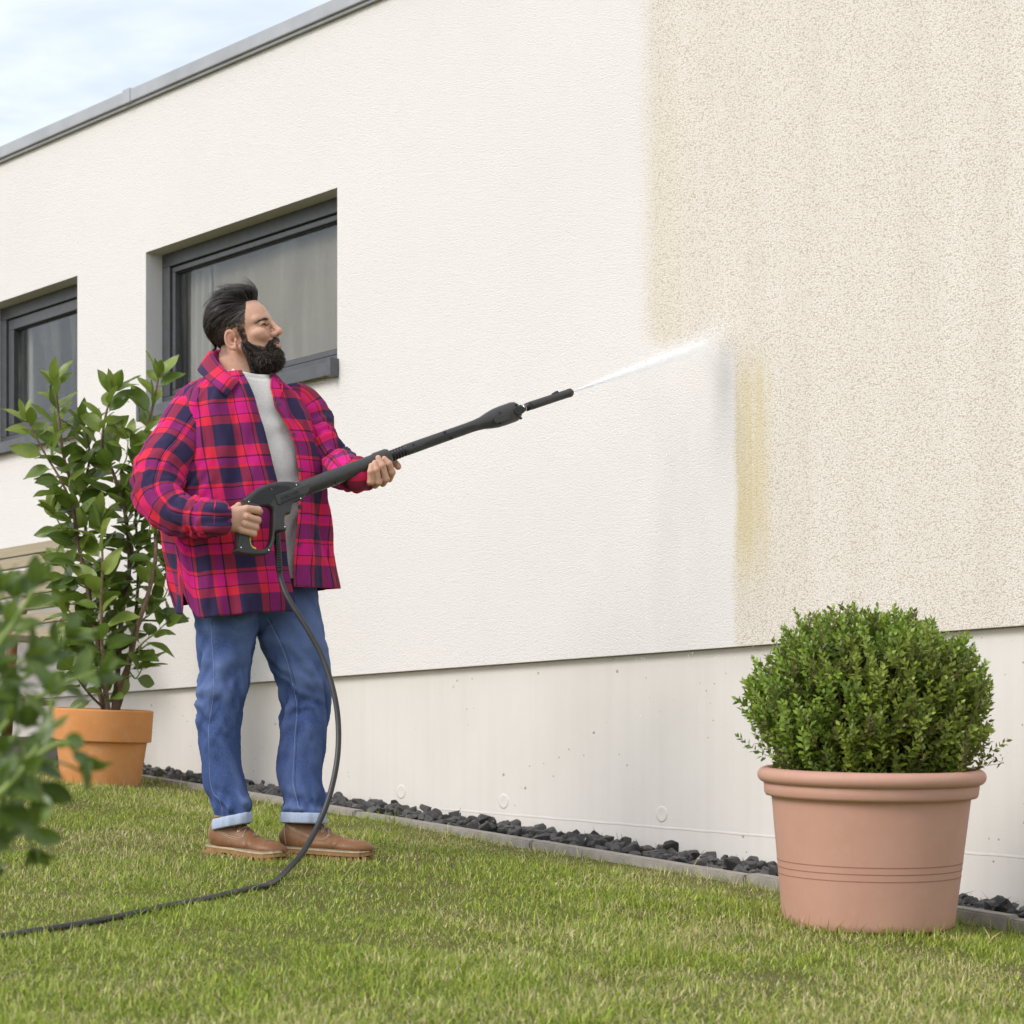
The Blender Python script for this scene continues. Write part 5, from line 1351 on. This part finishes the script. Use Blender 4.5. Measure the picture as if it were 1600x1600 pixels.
def proj(p): return 800 + F * p[..., 0] / p[..., 1], HOR - F * p[..., 2] / p[..., 1]
eR = np.array([(588, 378), (597, 382), (632, 397), (680, 412), (720, 421), (755, 430), (832, 445), (892, 452), (952, 460), (990, 464)])
eL = np.array([(588, 424), (605, 424), (642, 431), (672, 450), (700, 461), (755, 465), (792, 462), (855, 459), (917, 459), (990, 459)])
def edge_theta(py, target):
    t = np.linspace(-.9, 1.25, 500); x, _ = proj(ring(np.full(500, py), t)); return float(np.interp(target, x, t))
NV, NH = 110, 150
def shirt_side(sign):
    """one front panel with its half of the back; s runs from the front edge round to the centre of the back"""
    sN = np.linspace(0, 1, NH); vN = np.linspace(0, 1, NV)
    E_ = eR if sign < 0 else eL
    P_ = np.zeros((NV, NH, 3)); U = np.zeros((NV, NH, 2))
    tab_y = np.linspace(588, 985, 60); tab = np.array([edge_theta(y, np.interp(y, E_[:, 0], E_[:, 1])) for y in tab_y])
    for i, v in enumerate(vN):
        th_e0 = np.interp(700, tab_y, tab)
        ss = sN**.92
        th = None; py = np.full(NH, 700.0)
        for it in range(3):                                   # hem depends on angle, angle depends on row
            te = np.interp(py, tab_y, tab); tgt = sign * PI
            th = te + (tgt - te) * ss
            if sign < 0:
                hem = np.interp(-th, [-.6, 0, .5, 1.0, 1.18, 1.30, 1.36, 1.45, 2.0, 3.2], [958, 961, 969, 975, 972, 956, 933, 968, 956, 930])
            else:
                hem = np.interp(th, [-.2, .3, .8, 1.2, 1.32, 1.42, 1.6, 2.2, 3.2], [923, 922, 919, 916, 914, 914, 914, 916, 920])
            py = 588 + v * (hem - 588)
        p = ring(py, th)
        c = np.cos(th)
        z = p[:, 2]
        # cloth folds: soft verticals low down, drag lines from shoulder and elbow
        ang = th * .22
        n1 = fbm(np.stack([th * 2.6, z * 2.2 + 3 * (sign > 0), 0 * z + 4], 1), 2); n2 = fbm(np.stack([th * 5.5 + z * 6, z * 5.5 - th * 1.5, 0 * z + 9], 1), 2)
        amp = .006 + .012 * v
        out = np.stack([c * TF[0] + np.sin(th) * TL[0], c * TF[1] + np.sin(th) * TL[1], 0 * z], 1)
        n3 = np.abs(fbm(np.stack([th * 1.6 + z * 3.2, z * 3.0 - th * 2.4, 0 * z + 21], 1), 2)); n4 = np.abs(fbm(np.stack([th * 3.4 - z * 3.5, z * 5 + th * 2, 0 * z + 33], 1), 2))
        p = p + out * (n1 * amp + n2 * .007 + .016 * (.35 - n3) * (.4 + .6 * v) + .008 * (.3 - n4))[:, None]
        if sign < 0:   # gathering above the bent arm
            g = np.exp(-((th + 1.15) / .35)**2) * np.exp(-((z - zrow(800)) / .10)**2); p += out * (.012 * np.sin((z - .3 * th) * 95) * g)[:, None]
        P_[i] = p
        arc = np.concatenate([[0], np.cumsum(np.linalg.norm(np.diff(ring(np.full(NH, 780.), th), axis=0), axis=1))])
        U[i, :, 0] = (arc - .109) if sign < 0 else (-arc - .020)
        U[i, :, 1] = .059 - (hem - py) * .00200 + (.0 if sign < 0 else .010)
    return P_, U
SP = []; SU = []; SF = []; off = 0
for sg in (-1, 1):
    p, u = shirt_side(sg); fz = grid_faces(NV, NH)
    if sg < 0: fz = fz[:, ::-1]
    SP.append(p.reshape(-1, 3)); SU.append(u.reshape(-1, 2)); SF.append(fz + off); off += NV * NH
shirt = obj('overshirt', np.concatenate(SP), np.concatenate(SF), M_plaid, man, uv=np.concatenate(SU))
sm_ = shirt.modifiers.new('thick', 'SOLIDIFY'); sm_.thickness = .0030; sm_.offset = -1

def cloth_loft(name, rows, n, parent, mat, uvo=(0, 0), nt=56, fold=None, thick=.003, ref=None, rim=True):
    """rows: (point, radius across, radius deep); the cloth tube with folds"""
    pts = np.array([r[0] for r in rows]); ra = np.array([r[1] for r in rows]); rb_ = np.array([r[2] for r in rows])
    c = catmull(pts, n); q = np.linspace(0, len(rows) - 1, n); A = catmull(np.stack([ra, rb_, ra], 1), n)
    t, a, b = frames_pt(c); s = np.concatenate([[0], np.cumsum(np.linalg.norm(np.diff(c, axis=0), axis=1))])
    # keep 'a' towards the viewer
    view = np.array([0.1, -1, 0.0]); a = view - t * (t @ view)[:, None]; a /= np.linalg.norm(a, axis=1)[:, None]; b = np.cross(t, a)
    th = np.linspace(0, 2 * PI, nt + 1)
    ct, st_ = np.cos(th), np.sin(th)
    disp = np.zeros((n, nt + 1))
    if fold is not None: disp = fold(s[:, None] / s[-1], th[None, :], s[:, None])
    R_ = (A[:, 1][:, None] + disp)[..., None] * ct[None, :, None] * a[:, None] + (A[:, 0][:, None] + disp)[..., None] * st_[None, :, None] * b[:, None]
    v = c[:, None] + R_
    uv = np.stack([np.broadcast_to(th[None] * A[:, :1] .mean(), (n, nt + 1)) + uvo[0], np.broadcast_to(s[:, None], (n, nt + 1)) + uvo[1]], -1)
    o = obj(name, v.reshape(-1, 3), grid_faces(n, nt + 1), mat, None, uv=uv.reshape(-1, 2))
    if parent is not None: sub(o, parent)
    if thick: md = o.modifiers.new('thick', 'SOLIDIFY'); md.thickness = thick; md.offset = 0
    return o, v, c, (t, a, b)
def sub(o, par):
    """parent o (built in world coordinates) under a part of the man"""
    o.parent = par
    o.matrix_parent_inverse = (Matrix.Translation(Vector(man.location)) @ par.matrix_parent_inverse).inverted() if par is not man else Matrix.Translation(-Vector(man.location))
    return o
def fold_r(q, th, s):
    e = np.exp(-((q - .55) / .20)**2); e2 = np.exp(-((q - .86) / .13)**2)
    inner = .5 + .5 * np.cos(th - 2.1)
    w = fbm(np.stack(np.broadcast_arrays(np.cos(th) * 1.5, np.sin(th) * 1.5, s * 13), -1), 3)
    return .011 * (.55 - np.abs(np.sin(s * 62 + 1.3 * np.sin(th) + 2.2 * w))) * e * (.3 + inner) + .0045 * np.sin(s * 150 + 2 * th * 0 + 4 * w) * e2 + .006 * w
slR, vR, _, frR = cloth_loft('sleeve', [(Q(322, 642, -.055), .078, .078), (Q(303, 657, -.10), .080, .080), (Q(276, 695, -.145), .076, .076), (Q(251, 735, -.215), .080, .078), (Q(248, 776, -.265), .073, .070), (Q(273, 803, -.300), .064, .060), (Q(305, 809, -.328), .059, .054), (px(335, 810, .018), .0525, .047), (px(351, 810.5, .018), .0455, .041)], 90, shirt, M_plaid, (.03, .055), fold=fold_r)
def fold_l(q, th, s):
    w = fbm(np.stack(np.broadcast_arrays(np.cos(th) * 1.5 + 7, np.sin(th) * 1.5, s * 14), -1), 3)
    return .006 * np.sin(s * 130 + 2.0 * np.cos(th) + 3 * w) * (np.exp(-((q - .45) / .25)**2) + .6 * np.exp(-((q - .9) / .12)**2)) + .009 * w
slL, vL, _, frL = cloth_loft('sleeve', [(Q(434, 640, .07), .050, .055), (Q(454, 636, .088), .072, .070), (Q(470, 648, .10), .076, .074), (Q(488, 680, .09), .072, .068), (Q(506, 710, .065), .066, .062), (Q(527, 731, .03), .060, .056), (px(550, 739, -.044), .053, .050), (px(574, 738.5, -.043), .0475, .045)], 80, shirt, M_plaid, (.10, .02), fold=fold_l)
# buttoned cuffs, slightly proud of the sleeves
for sl_o, v_, par_ in ((slR, vR, 8), (slL, vL, 8)):
    e = v_[-1]; i_ = v_[-11]; cc = e.mean(0); 
    rows = []
    for k, (w, g) in enumerate(((.0, .0022), (.3, .0030), (.65, .0030), (.97, .0034), (1.03, .0015))):
        q = i_ * (1 - w) + e * w; c_ = q.mean(0); d = q - c_; rows.append(c_ + d * (1 + g / np.linalg.norm(d, axis=1)[:, None]))
    V_ = np.array(rows); n_ = V_.shape[1]; uvq = np.stack([np.broadcast_to(np.linspace(0, .28, n_), (5, n_)), np.broadcast_to(np.linspace(0, .06, 5)[:, None], (5, n_)) + .07], -1)
    o = obj('cuff', V_.reshape(-1, 3), grid_faces(5, n_), M_plaid, None, uv=uvq.reshape(-1, 2)); sub(o, shirt); md = o.modifiers.new('t', 'SOLIDIFY'); md.thickness = .003

bvh = BVHTree.FromPolygons([Vector(v) for v in np.concatenate(SP)], np.concatenate(SF).tolist())
def cast(x, y, tree=bvh, lift=.0015):
    d = Vector(((x - 800) / F, 1, (HOR - y) / F)).normalized(); h = tree.ray_cast(Vector((0, 0, 0)), d, 30)
    return (np.array(h[0]) + np.array(h[1] if h[1].dot(d) < 0 else -h[1]) * lift, np.array(h[1] if h[1].dot(d) < 0 else -h[1])) if h[0] is not None else (None, None)
# collar: stand at the neck, leaves folded down over the front
def surf_rows(name, rows, n, mat, uvs, parent, thick=.0032):
    R_ = [catmull(np.array(r), n) for r in rows]; m_ = 5 * (len(rows) - 1) + 1
    G = np.stack([catmull(np.stack([r[i] for r in R_]), m_) for i in range(n)], 1)
    uv = np.stack(np.broadcast_arrays(np.linspace(0, uvs[0], n)[None, :] + uvs[2], np.linspace(0, uvs[1], m_)[:, None] + uvs[3]), -1)
    o = obj(name, G.reshape(-1, 3), grid_faces(m_, n), mat, None, uv=uv.reshape(-1, 2)); sub(o, parent)
    md = o.modifiers.new('t', 'SOLIDIFY'); md.thickness = thick; md.offset = 0; return o
top = [Q(376, 598, -.100), Q(362, 588, -.096), Q(346, 572, -.078), Q(335, 558, -.035), Q(336, 549, .03), Q(356, 549, .085), Q(386, 558, .105), Q(410, 572, .085), Q(425, 588, .04), Q(428, 602, .0)]
mid_c = [Q(372, 603, -.122), Q(355, 594, -.118), Q(338, 578, -.096), Q(326, 562, -.040), Q(326, 552, .045), Q(352, 552, .110), Q(388, 560, .130), Q(416, 572, .112), Q(434, 588, .060), Q(436, 604, .012)]
low_c = [Q(352, 622, -.140), Q(340, 610, -.136), Q(322, 594, -.112), Q(311, 582, -.048), Q(312, 575, .062), Q(346, 574, .135), Q(392, 580, .155), Q(424, 588, .130), Q(442, 598, .080), Q(437, 624, .016)]
stand = [Q(384, 606, -.090), Q(366, 600, -.085), Q(350, 588, -.068), Q(341, 574, -.030), Q(342, 566, .025), Q(358, 566, .074), Q(386, 572, .092), Q(408, 584, .075), Q(421, 597, .034), Q(424, 610, -.006)]
def lay(L, dz, kmax=4):
    out = []
    for k, q in enumerate(L):
        if k <= kmax or k >= len(L) - 1:
            x, y = proj(np.array(q)); h = cast(float(x), float(y), lift=dz)[0]
            if h is not None and h[1] < q[1] + .03: q = h
        out.append(q)
    return out
surf_rows('collar', [stand, top, lay(mid_c, .012, 3), lay(low_c, .008, 3)], 60, M_plaid, (.46, .085, .155, .19), shirt)
# buttons down the far front edge, and their seams
for x, y in ((434, 631), (458, 679), (469, 734), (467.5, 792), (466, 850)):
    p, n_ = cast(x, y)
    if p is None: continue
    lv, lf = lathe_vf([(0, .0014), (.0026, .0014), (.0036, .0028), (.0062, .0028), (.0074, .0012), (.0074, 0)], 18)
    z_ax = Vector(n_); R_ = z_ax.to_track_quat('Z', 'Y').to_matrix(); o = obj('button', np.array([R_ @ Vector(q) for q in lv]) + p, lf, M_button, None); sub(o, shirt)
for nm, pts in (('placket_seam', [(372, 606), (386, 640), (400, 685), (412, 730)]), ('placket_seam', [(436, 845), (442, 890), (449, 945)]), ('pocket_seam', [(289, 842), (291, 880), (293, 905)])):
    q = [cast(*p, lift=.0006)[0] for p in np.array(catmull(np.array(pts, float), 16))]; q = [a for a in q if a is not None]
    if len(q) > 3: sub(tube(nm, np.array(q), .0011, M_button, None, 5), shirt)

# T-shirt
NT_, NVt = 120, 60
th = np.linspace(-PI, PI, NT_, endpoint=False); G = []
for v in np.linspace(0, 1, NVt):
    top_ = 580 + 17 * np.cos(th - .0); py = top_ + v * (908 - top_)
    kk = np.interp(py, [575, 590, 610, 650, 720, 820, 900, 960], [.72, .79, .83, .84, .83, .83, .83, .83]); kd = np.interp(py, [575, 590, 605, 650, 720, 820, 900], [.77, .81, .82, .80, .80, .80, .80])
    p = ring(py, th, kk, kd); z = p[:, 2]
    out = np.stack([np.cos(th) * TF[0] + np.sin(th) * TL[0], np.cos(th) * TF[1] + np.sin(th) * TL[1], 0 * th], 1)
    f_ = .004 * np.sin((z * 1.0 - th * .16) * 62 + 3 * fbm(np.stack([th * 2, z * 6, 0 * z], 1), 2)) * sstep(.05, .3, v) + .007 * fbm(np.stack([th * 3, z * 7, 0 * z + 2], 1), 3)
    G.append(p + out * f_[:, None])
G = np.array(G)
tee = obj('t_shirt', G.reshape(-1, 3), grid_faces(NVt, NT_, True), M_tee, man); md = tee.modifiers.new('t', 'SOLIDIFY'); md.thickness = .002
nb_ = G[0]; cc = nb_.mean(0); rows = [cc + (nb_ - cc) * k + np.array([0, 0, dz]) for k, dz in ((1.0, -.001), (.985, .006), (.95, .012), (.93, .012))]
sub(obj('neckband', np.array(rows).reshape(-1, 3), grid_faces(4, NT_, True), M_tee, None), tee)

# jeans
def leg(rows, dy0, seed):
    """rows: (py, left px, right px, dy); elliptical sections down the leg"""
    r = np.array(rows, float); yy = np.linspace(0, len(r) - 1, 130); R_ = catmull(np.c_[r, r[:, :0]], 130) if False else np.stack([np.interp(yy, np.arange(len(r)), r[:, k]) for k in range(4)], 1)
    for k in range(4): R_[:, k] = np.convolve(np.pad(R_[:, k], 4, 'edge'), np.ones(9) / 9, 'valid')
    n, nt = 130, 72; th = np.linspace(0, 2 * PI, nt, endpoint=False); q = np.linspace(0, 1, n)[:, None]
    Yc = YM + R_[:, 3]; cx = ((R_[:, 1] + R_[:, 2]) / 2 - 800) / F * Yc; hw = (R_[:, 2] - R_[:, 1]) / 2 / F * Yc; z = (HOR - R_[:, 0]) / F * Yc
    dp = hw * np.interp(q[:, 0], [0, .3, .7, 1], [1.0, 1.02, 1.08, 1.12])
    ct, st_ = np.cos(th)[None], np.sin(th)[None]
    zz = z[:, None] + 0 * th
    w1 = fbm(np.stack([ct + 0 * zz, st_ * 1.2 + 0 * zz, zz * 7 + seed], -1), 3); w2 = fbm(np.stack([ct * 1.4 + 0 * zz, st_ * 1.4 + 0 * zz, zz * 16 + seed * 2 + 2.5 * st_], -1), 3)
    knee = np.exp(-((q - .45) / .16)**2); ank = np.exp(-((q - .93) / .11)**2); hip = np.exp(-((q - .12) / .14)**2)
    diag = np.sin(zz * 85 + 2.6 * np.cos(th + seed)[None] + 5 * w1)
    d = .0065 * w1 + .0095 * w2 * (knee + ank + .35) + .0055 * diag * (.9 * knee * (.5 - .5 * np.cos(th - .6))[None] + 1.25 * ank + .35 * hip)
    V = np.stack([cx[:, None] + (hw[:, None] + d) * ct, Yc[:, None] + (dp[:, None] + d) * st_, zz + .006 * ank * w1], -1)
    fade = np.clip(.30 + 34 * d + .30 * np.exp(-((q - .22) / .20)**2) * (.5 - .5 * st_) + .12 * knee, 0, 1)
    return V, np.repeat(fade[..., None], 3, -1)
rows1 = [(900, 296, 408, -.03), (940, 301, 412, -.04), (969, 303, 409, -.045), (1006, 305, 400, -.05), (1044, 309, 390, -.06), (1087, 308, 386, -.07), (1136, 308, 377, -.075), (1164, 309, 376, -.075), (1207, 315, 382, -.07), (1236, 322, 389, -.072), (1258, 332, 392, -.08), (1276, 339, 390, -.085)]
rows2 = [(900, 385, 488, .06), (940, 392, 497, .06), (969, 396, 500, .06), (1006, 402, 506, .055), (1049, 424, 511, .05), (1092, 440, 514, .045), (1121, 439, 514, .045), (1179, 434, 508, .045), (1207, 435, 504, .03), (1246, 444, 508, .015), (1262, 446, 506, .01), (1274, 447, 505, .01)]
JV, JF, JC, off = [], [], [], 0
JL = []
for rw_, sd_ in ((rows1, 1.3), (rows2, 6.1)):
    V, c = leg(rw_, 0, sd_); JL.append(V); JV.append(V.reshape(-1, 3)); JC.append(c.reshape(-1, 3)); JF.append(grid_faces(130, 72, True)[:, ::-1] + off); off += V.shape[0] * V.shape[1]
th_ = np.linspace(0, 2 * PI, 72, endpoint=False); rows_ = []
for py, cx, a_, b_ in ((890, 392, .182, .104), (920, 396, .182, .104), (945, 399, .178, .100), (962, 402, .160, .086), (976, 406, .115, .060), (986, 409, .06, .035), (992, 410, .01, .01)):
    z_ = (HOR - py) / F * YM; c_ = np.array([(cx - 800) / F * YM, YM + .005, z_])
    rows_.append(c_ + np.cos(th_)[:, None] * b_ * TF + np.sin(th_)[:, None] * a_ * TL + (.004 * fbm(np.stack([np.cos(th_) * 3, np.sin(th_) * 3, 0 * th_ + z_ * 12], 1), 2))[:, None] * TF)
rows_ = np.array(rows_); JV.append(rows_.reshape(-1, 3)); JC.append(np.full((rows_.shape[0] * 72, 3), .35)); JF.append(grid_faces(len(rows_), 72, True)[:, ::-1] + off)
jeans = obj('jeans', np.concatenate(JV), np.concatenate(JF), M_denim, man, col=np.concatenate(JC))
jt = BVHTree.FromPolygons([Vector(v) for v in np.concatenate(JV)], np.concatenate(JF).tolist())
for nm, pts, rad, mt in (('side_seam', [(329, 968), (331, 1000), (334, 1045), (333, 1087), (330, 1110), (326, 1140), (327, 1180), (328, 1215), (333, 1238), (344, 1252), (348, 1276)], .0007, M_thread),
                         ('inner_seam', [(418, 966), (430, 990), (444, 1020), (454, 1055), (462, 1090), (464, 1112), (461, 1150), (459, 1190), (458, 1225), (464, 1250), (468, 1272)], .0009, M_thread),
                         ('inner_seam', [(420, 964), (433, 988), (448, 1020), (458, 1055), (466, 1090), (467, 1112), (464, 1150), (462, 1190), (461, 1225), (467, 1250), (471, 1272)], .0009, M_denim)):
    q = [cast(*p, tree=jt, lift=.0004)[0] for p in catmull(np.array(pts, float), 80)]; q = [a for a in q if a is not None]
    q = np.array(q); q[1:-1] = (q[:-2] + q[1:-1] + q[2:]) / 3
    sub(tube(nm, q, rad, mt, None, 6), jeans)
for V, tilt, dz in ((JL[0], (.13, -.02), -.010), (JL[1], (-.02, 0.0), -.004)):
    e = V[-1]; c0 = e.mean(0); rows = []
    prof = [(-.022, .002), (-.024, .006), (-.019, .0080), (-.004, .0075), (.007, .0068), (.010, .0045), (.007, .000)]
    for dzz, g in prof:
        d = e - c0; rad = np.linalg.norm(d[:, :2], axis=1)[:, None]; w = .0018 * fbm(np.stack([d[:, 0] * 30, d[:, 1] * 30, 0 * d[:, 0] + dzz * 20], 1), 2)[:, None]
        q = c0 + d * (1 + (g + w) / rad); q[:, 2] = c0[2] + dzz + dz + d[:, 0] * tilt[0] * 1.6 + d[:, 1] * tilt[1]; rows.append(q)
    o = obj('turn_up', np.array(rows).reshape(-1, 3), grid_faces(len(rows), 72, True), M_cuff, None); sub(o, jeans)
    ct_ = BVHTree.FromPolygons([Vector(v) for v in np.array(rows).reshape(-1, 3)], grid_faces(len(rows), 72, True).tolist())
    xx = 350 if V is JL[0] else 469
    for dx in (-2.6, 2.6):
        q = [cast(xx + dx, y, tree=ct_, lift=.0006)[0] for y in np.linspace(1266, 1304, 12)]; q = [a for a in q if a is not None]
        if len(q) > 2: sub(tube('cuff_stitching', np.array(q), .0021, M_tan, None, 5), o)

# boots
def boot(heel_px, toe_px, top_c, sgn):
    h = on_ground(*heel_px); t_ = on_ground(*toe_px)
    ax = t_ - h; ax[2] = 0; L_ = np.linalg.norm(ax); ax /= L_; sd = np.array([-ax[1], ax[0], 0]); L = .298; s_ = L / .30
    def tow(p):
        q = np.asarray(p, float); w = h + q[..., :1] * ax + q[..., 1:2] * sd
        sl = (t_[2] - h[2]) / L_ * q[..., 0] + q[..., 2]; w = w.copy(); w[..., 2] = h[2] + sl - .007; return w
    tc_ = np.linalg.solve(np.array([[ax[0], sd[0]], [ax[1], sd[1]]]), (np.array(top_c) - h)[:2])
    tx, ty = tc_[0], np.clip(tc_[1], -.02, .02)
    bz = .030
    def fn(p):
        d = sd_ell(p, (.062, 0, bz + .030), (.066, .039, .044))
        d = smin(d, sd_cone(p, (.060, 0, bz + .03), (min(tx, .058), ty, .15), .040, .041), .02)
        d = smin(d, sd_ell(p, (.150, .003 * sgn, bz + .014), (.105, .044, .028)), .03)
        d = smin(d, sd_cone(p, (.095, 0, .086), (.195, .0, bz + .012), .034, .024), .016)
        d = smin(d, sd_ell(p, (.236, .004 * sgn, bz + .010), (.066, .049, .027)), .012)
        d = smax(d, bz + .001 - p[..., 2], .004); d = smax(d, p[..., 2] - .118, .004)
        cr = .0016 * np.sin((p[..., 0] - .195) * 260) * np.exp(-((p[..., 0] - .19) / .022)**2) * (p[..., 2] > bz + .02)
        return d + cr
    v, f = surface(fn, (-.03, -.075, .02), (.33, .075, .165), .0034)
    b = obj('boot', tow(v), f, M_leather, man)
    # sole, welt
    xs = np.linspace(0, 1, 26)
    def outline(g):
        w = np.interp(xs, [0, .06, .2, .45, .7, .88, .96, 1], [.012, .030, .036, .036, .049, .044, .028, .010]) + g
        X = -.004 - g + xs * (.300 + 2 * g)
        lft = np.stack([X, w + .003 * sgn * np.sin(xs * PI)], 1); rgt = np.stack([X, -w + .003 * sgn * np.sin(xs * PI)], 1)[::-1]; return np.concatenate([lft, rgt])
    def slab(name, g, z0, z1, mat, lug=False, par=b):
        o_ = outline(g); n = len(o_); tz = lambda z: np.full(n, z) + .010 * np.clip((o_[:, 0] - .24) / .06, 0, 1)**2 * (z < .04)
        k = [np.c_[o_, tz(z0)], np.c_[o_ * 1.0, tz(z1)]]
        v_ = np.concatenate(k); f_ = grid_faces(2, n, True).tolist() + [list(range(n))[::-1], list(range(n, 2 * n))]
        o = obj(name, tow(v_), f_, mat, None, False); sub(o, par); return o
    slab('midsole', .003, .014, .0255, M_sole); slab('welt', .0045, .0257, .0300, M_welt); slab('welt_seam', .0030, .0302, .0335, M_lace)
    for x0, x1 in [(-.004, .078)] + [(.105 + .0205 * k, .119 + .0205 * k) for k in range(9)]:
        w = np.interp((x0 + x1) / 2 / .30, [0, .06, .2, .45, .7, .88, .96, 1], [.030, .034, .037, .036, .049, .044, .032, .020]) + .002
        bm = bmesh.new(); lift_ = .010 * max(0, (x0 - .24) / .06)**2; bm_box(bm, np.array((x0, -w, .002 + lift_)), np.array((x1, w, .0145 + lift_)))
        me = bpy.data.meshes.new('tread'); bm.to_mesh(me); bm.free()
        co_ = np.array([q.co[:] for q in me.vertices]); 
        for q, c in zip(me.vertices, tow(co_)): q.co = c
        me.materials.append(M_sole); sub(link('heel' if x1 - x0 > .05 else 'tread', me, None), b)
    tr_ = BVHTree.FromPolygons([Vector(q) for q in v], f.tolist())
    def drop(x, y, z=.2, lift=.0012, horiz=None):
        if horiz is None: r_ = tr_.ray_cast(Vector((x, y, .16)), Vector((0, 0, -1)))
        else: r_ = tr_.ray_cast(Vector((x, horiz * .2, z)), Vector((0, -horiz, 0)))
        return np.array(r_[0]) + np.array(r_[1]) * lift if r_[0] is not None else None
    # eyelets and crossed laces over the instep
    ey = {}
    for i, x in enumerate((.120, .141, .162)):
        for s2 in (-1, 1):
            q = drop(x, s2 * (.024 + .001 * i))
            if q is None: continue
            ey[i, s2] = q; r_ = tr_.find_nearest(Vector(q)); nn = Vector(r_[1]); R_ = nn.to_track_quat('Z', 'Y').to_matrix()
            lv, lf = lathe_vf([(.0022, .0), (.0024, .0012), (.0038, .0014), (.0044, .0)], 14)
            sub(obj('eyelet', tow(np.array([R_ @ Vector(a) for a in lv]) + q), lf, M_eyelet, None), b)
    for i in range(3):
        for s2 in (-1, 1):
            if (i, s2) in ey:
                a = ey[i, s2]; j = max(i - 1, 0); e2 = ey.get((j, -s2))
                if e2 is None: continue
                m_ = (a + e2) / 2; q = drop(m_[0], m_[1]); m_[2] = (q[2] if q is not None else m_[2]) + .004 + .001 * s2
                sub(tube('lace', tow(np.array([a, a * .5 + m_ * .5 + np.array([0, 0, .003]), m_, e2 * .5 + m_ * .5 + np.array([0, 0, .003]), e2])), .0023, M_lace, None, 6, 16), b)
    # stitched seams on the camera side: quarter line and heel strip
    for sd2 in (-1, 1):
        for dzz in (0, .005):
            q = [drop(x, 0, z - dzz, .0006, sd2) for x, z in zip(np.linspace(.02, .165, 26), np.interp(np.linspace(.02, .165, 26), [.02, .06, .11, .150, .165], [.105, .086, .068, .064, .080]))]
            q = [a for a in q if a is not None]
            if len(q) > 5: sub(tube('stitching', tow(np.array(q)), .0008, M_welt, None, 5), b)
        q = [drop(x, 0, z, .0006, sd2) for x, z in zip(np.interp(np.linspace(0, 1, 16), [0, 1], [.018, .028]), np.linspace(.12, .036, 16))]; q = [a for a in q if a is not None]
        if len(q) > 5: sub(tube('stitching', tow(np.array(q)), .0009, M_welt, None, 5), b)
    q = [drop(.266 - .022 * math.cos(a), .040 * math.sin(a), lift=.0006) for a in np.linspace(-1.2, 1.2, 18)]; q = [a for a in q if a is not None]
    if len(q) > 5: sub(tube('toe_seam', tow(np.array(q)), .0007, M_lace, None, 5), b)
    return b
c1 = JL[0][-1].mean(0); c2 = JL[1][-1].mean(0)
boot((330, 1331), (449, 1348), c1, 1)
boot((438, 1334), (583, 1344), c2, -1)
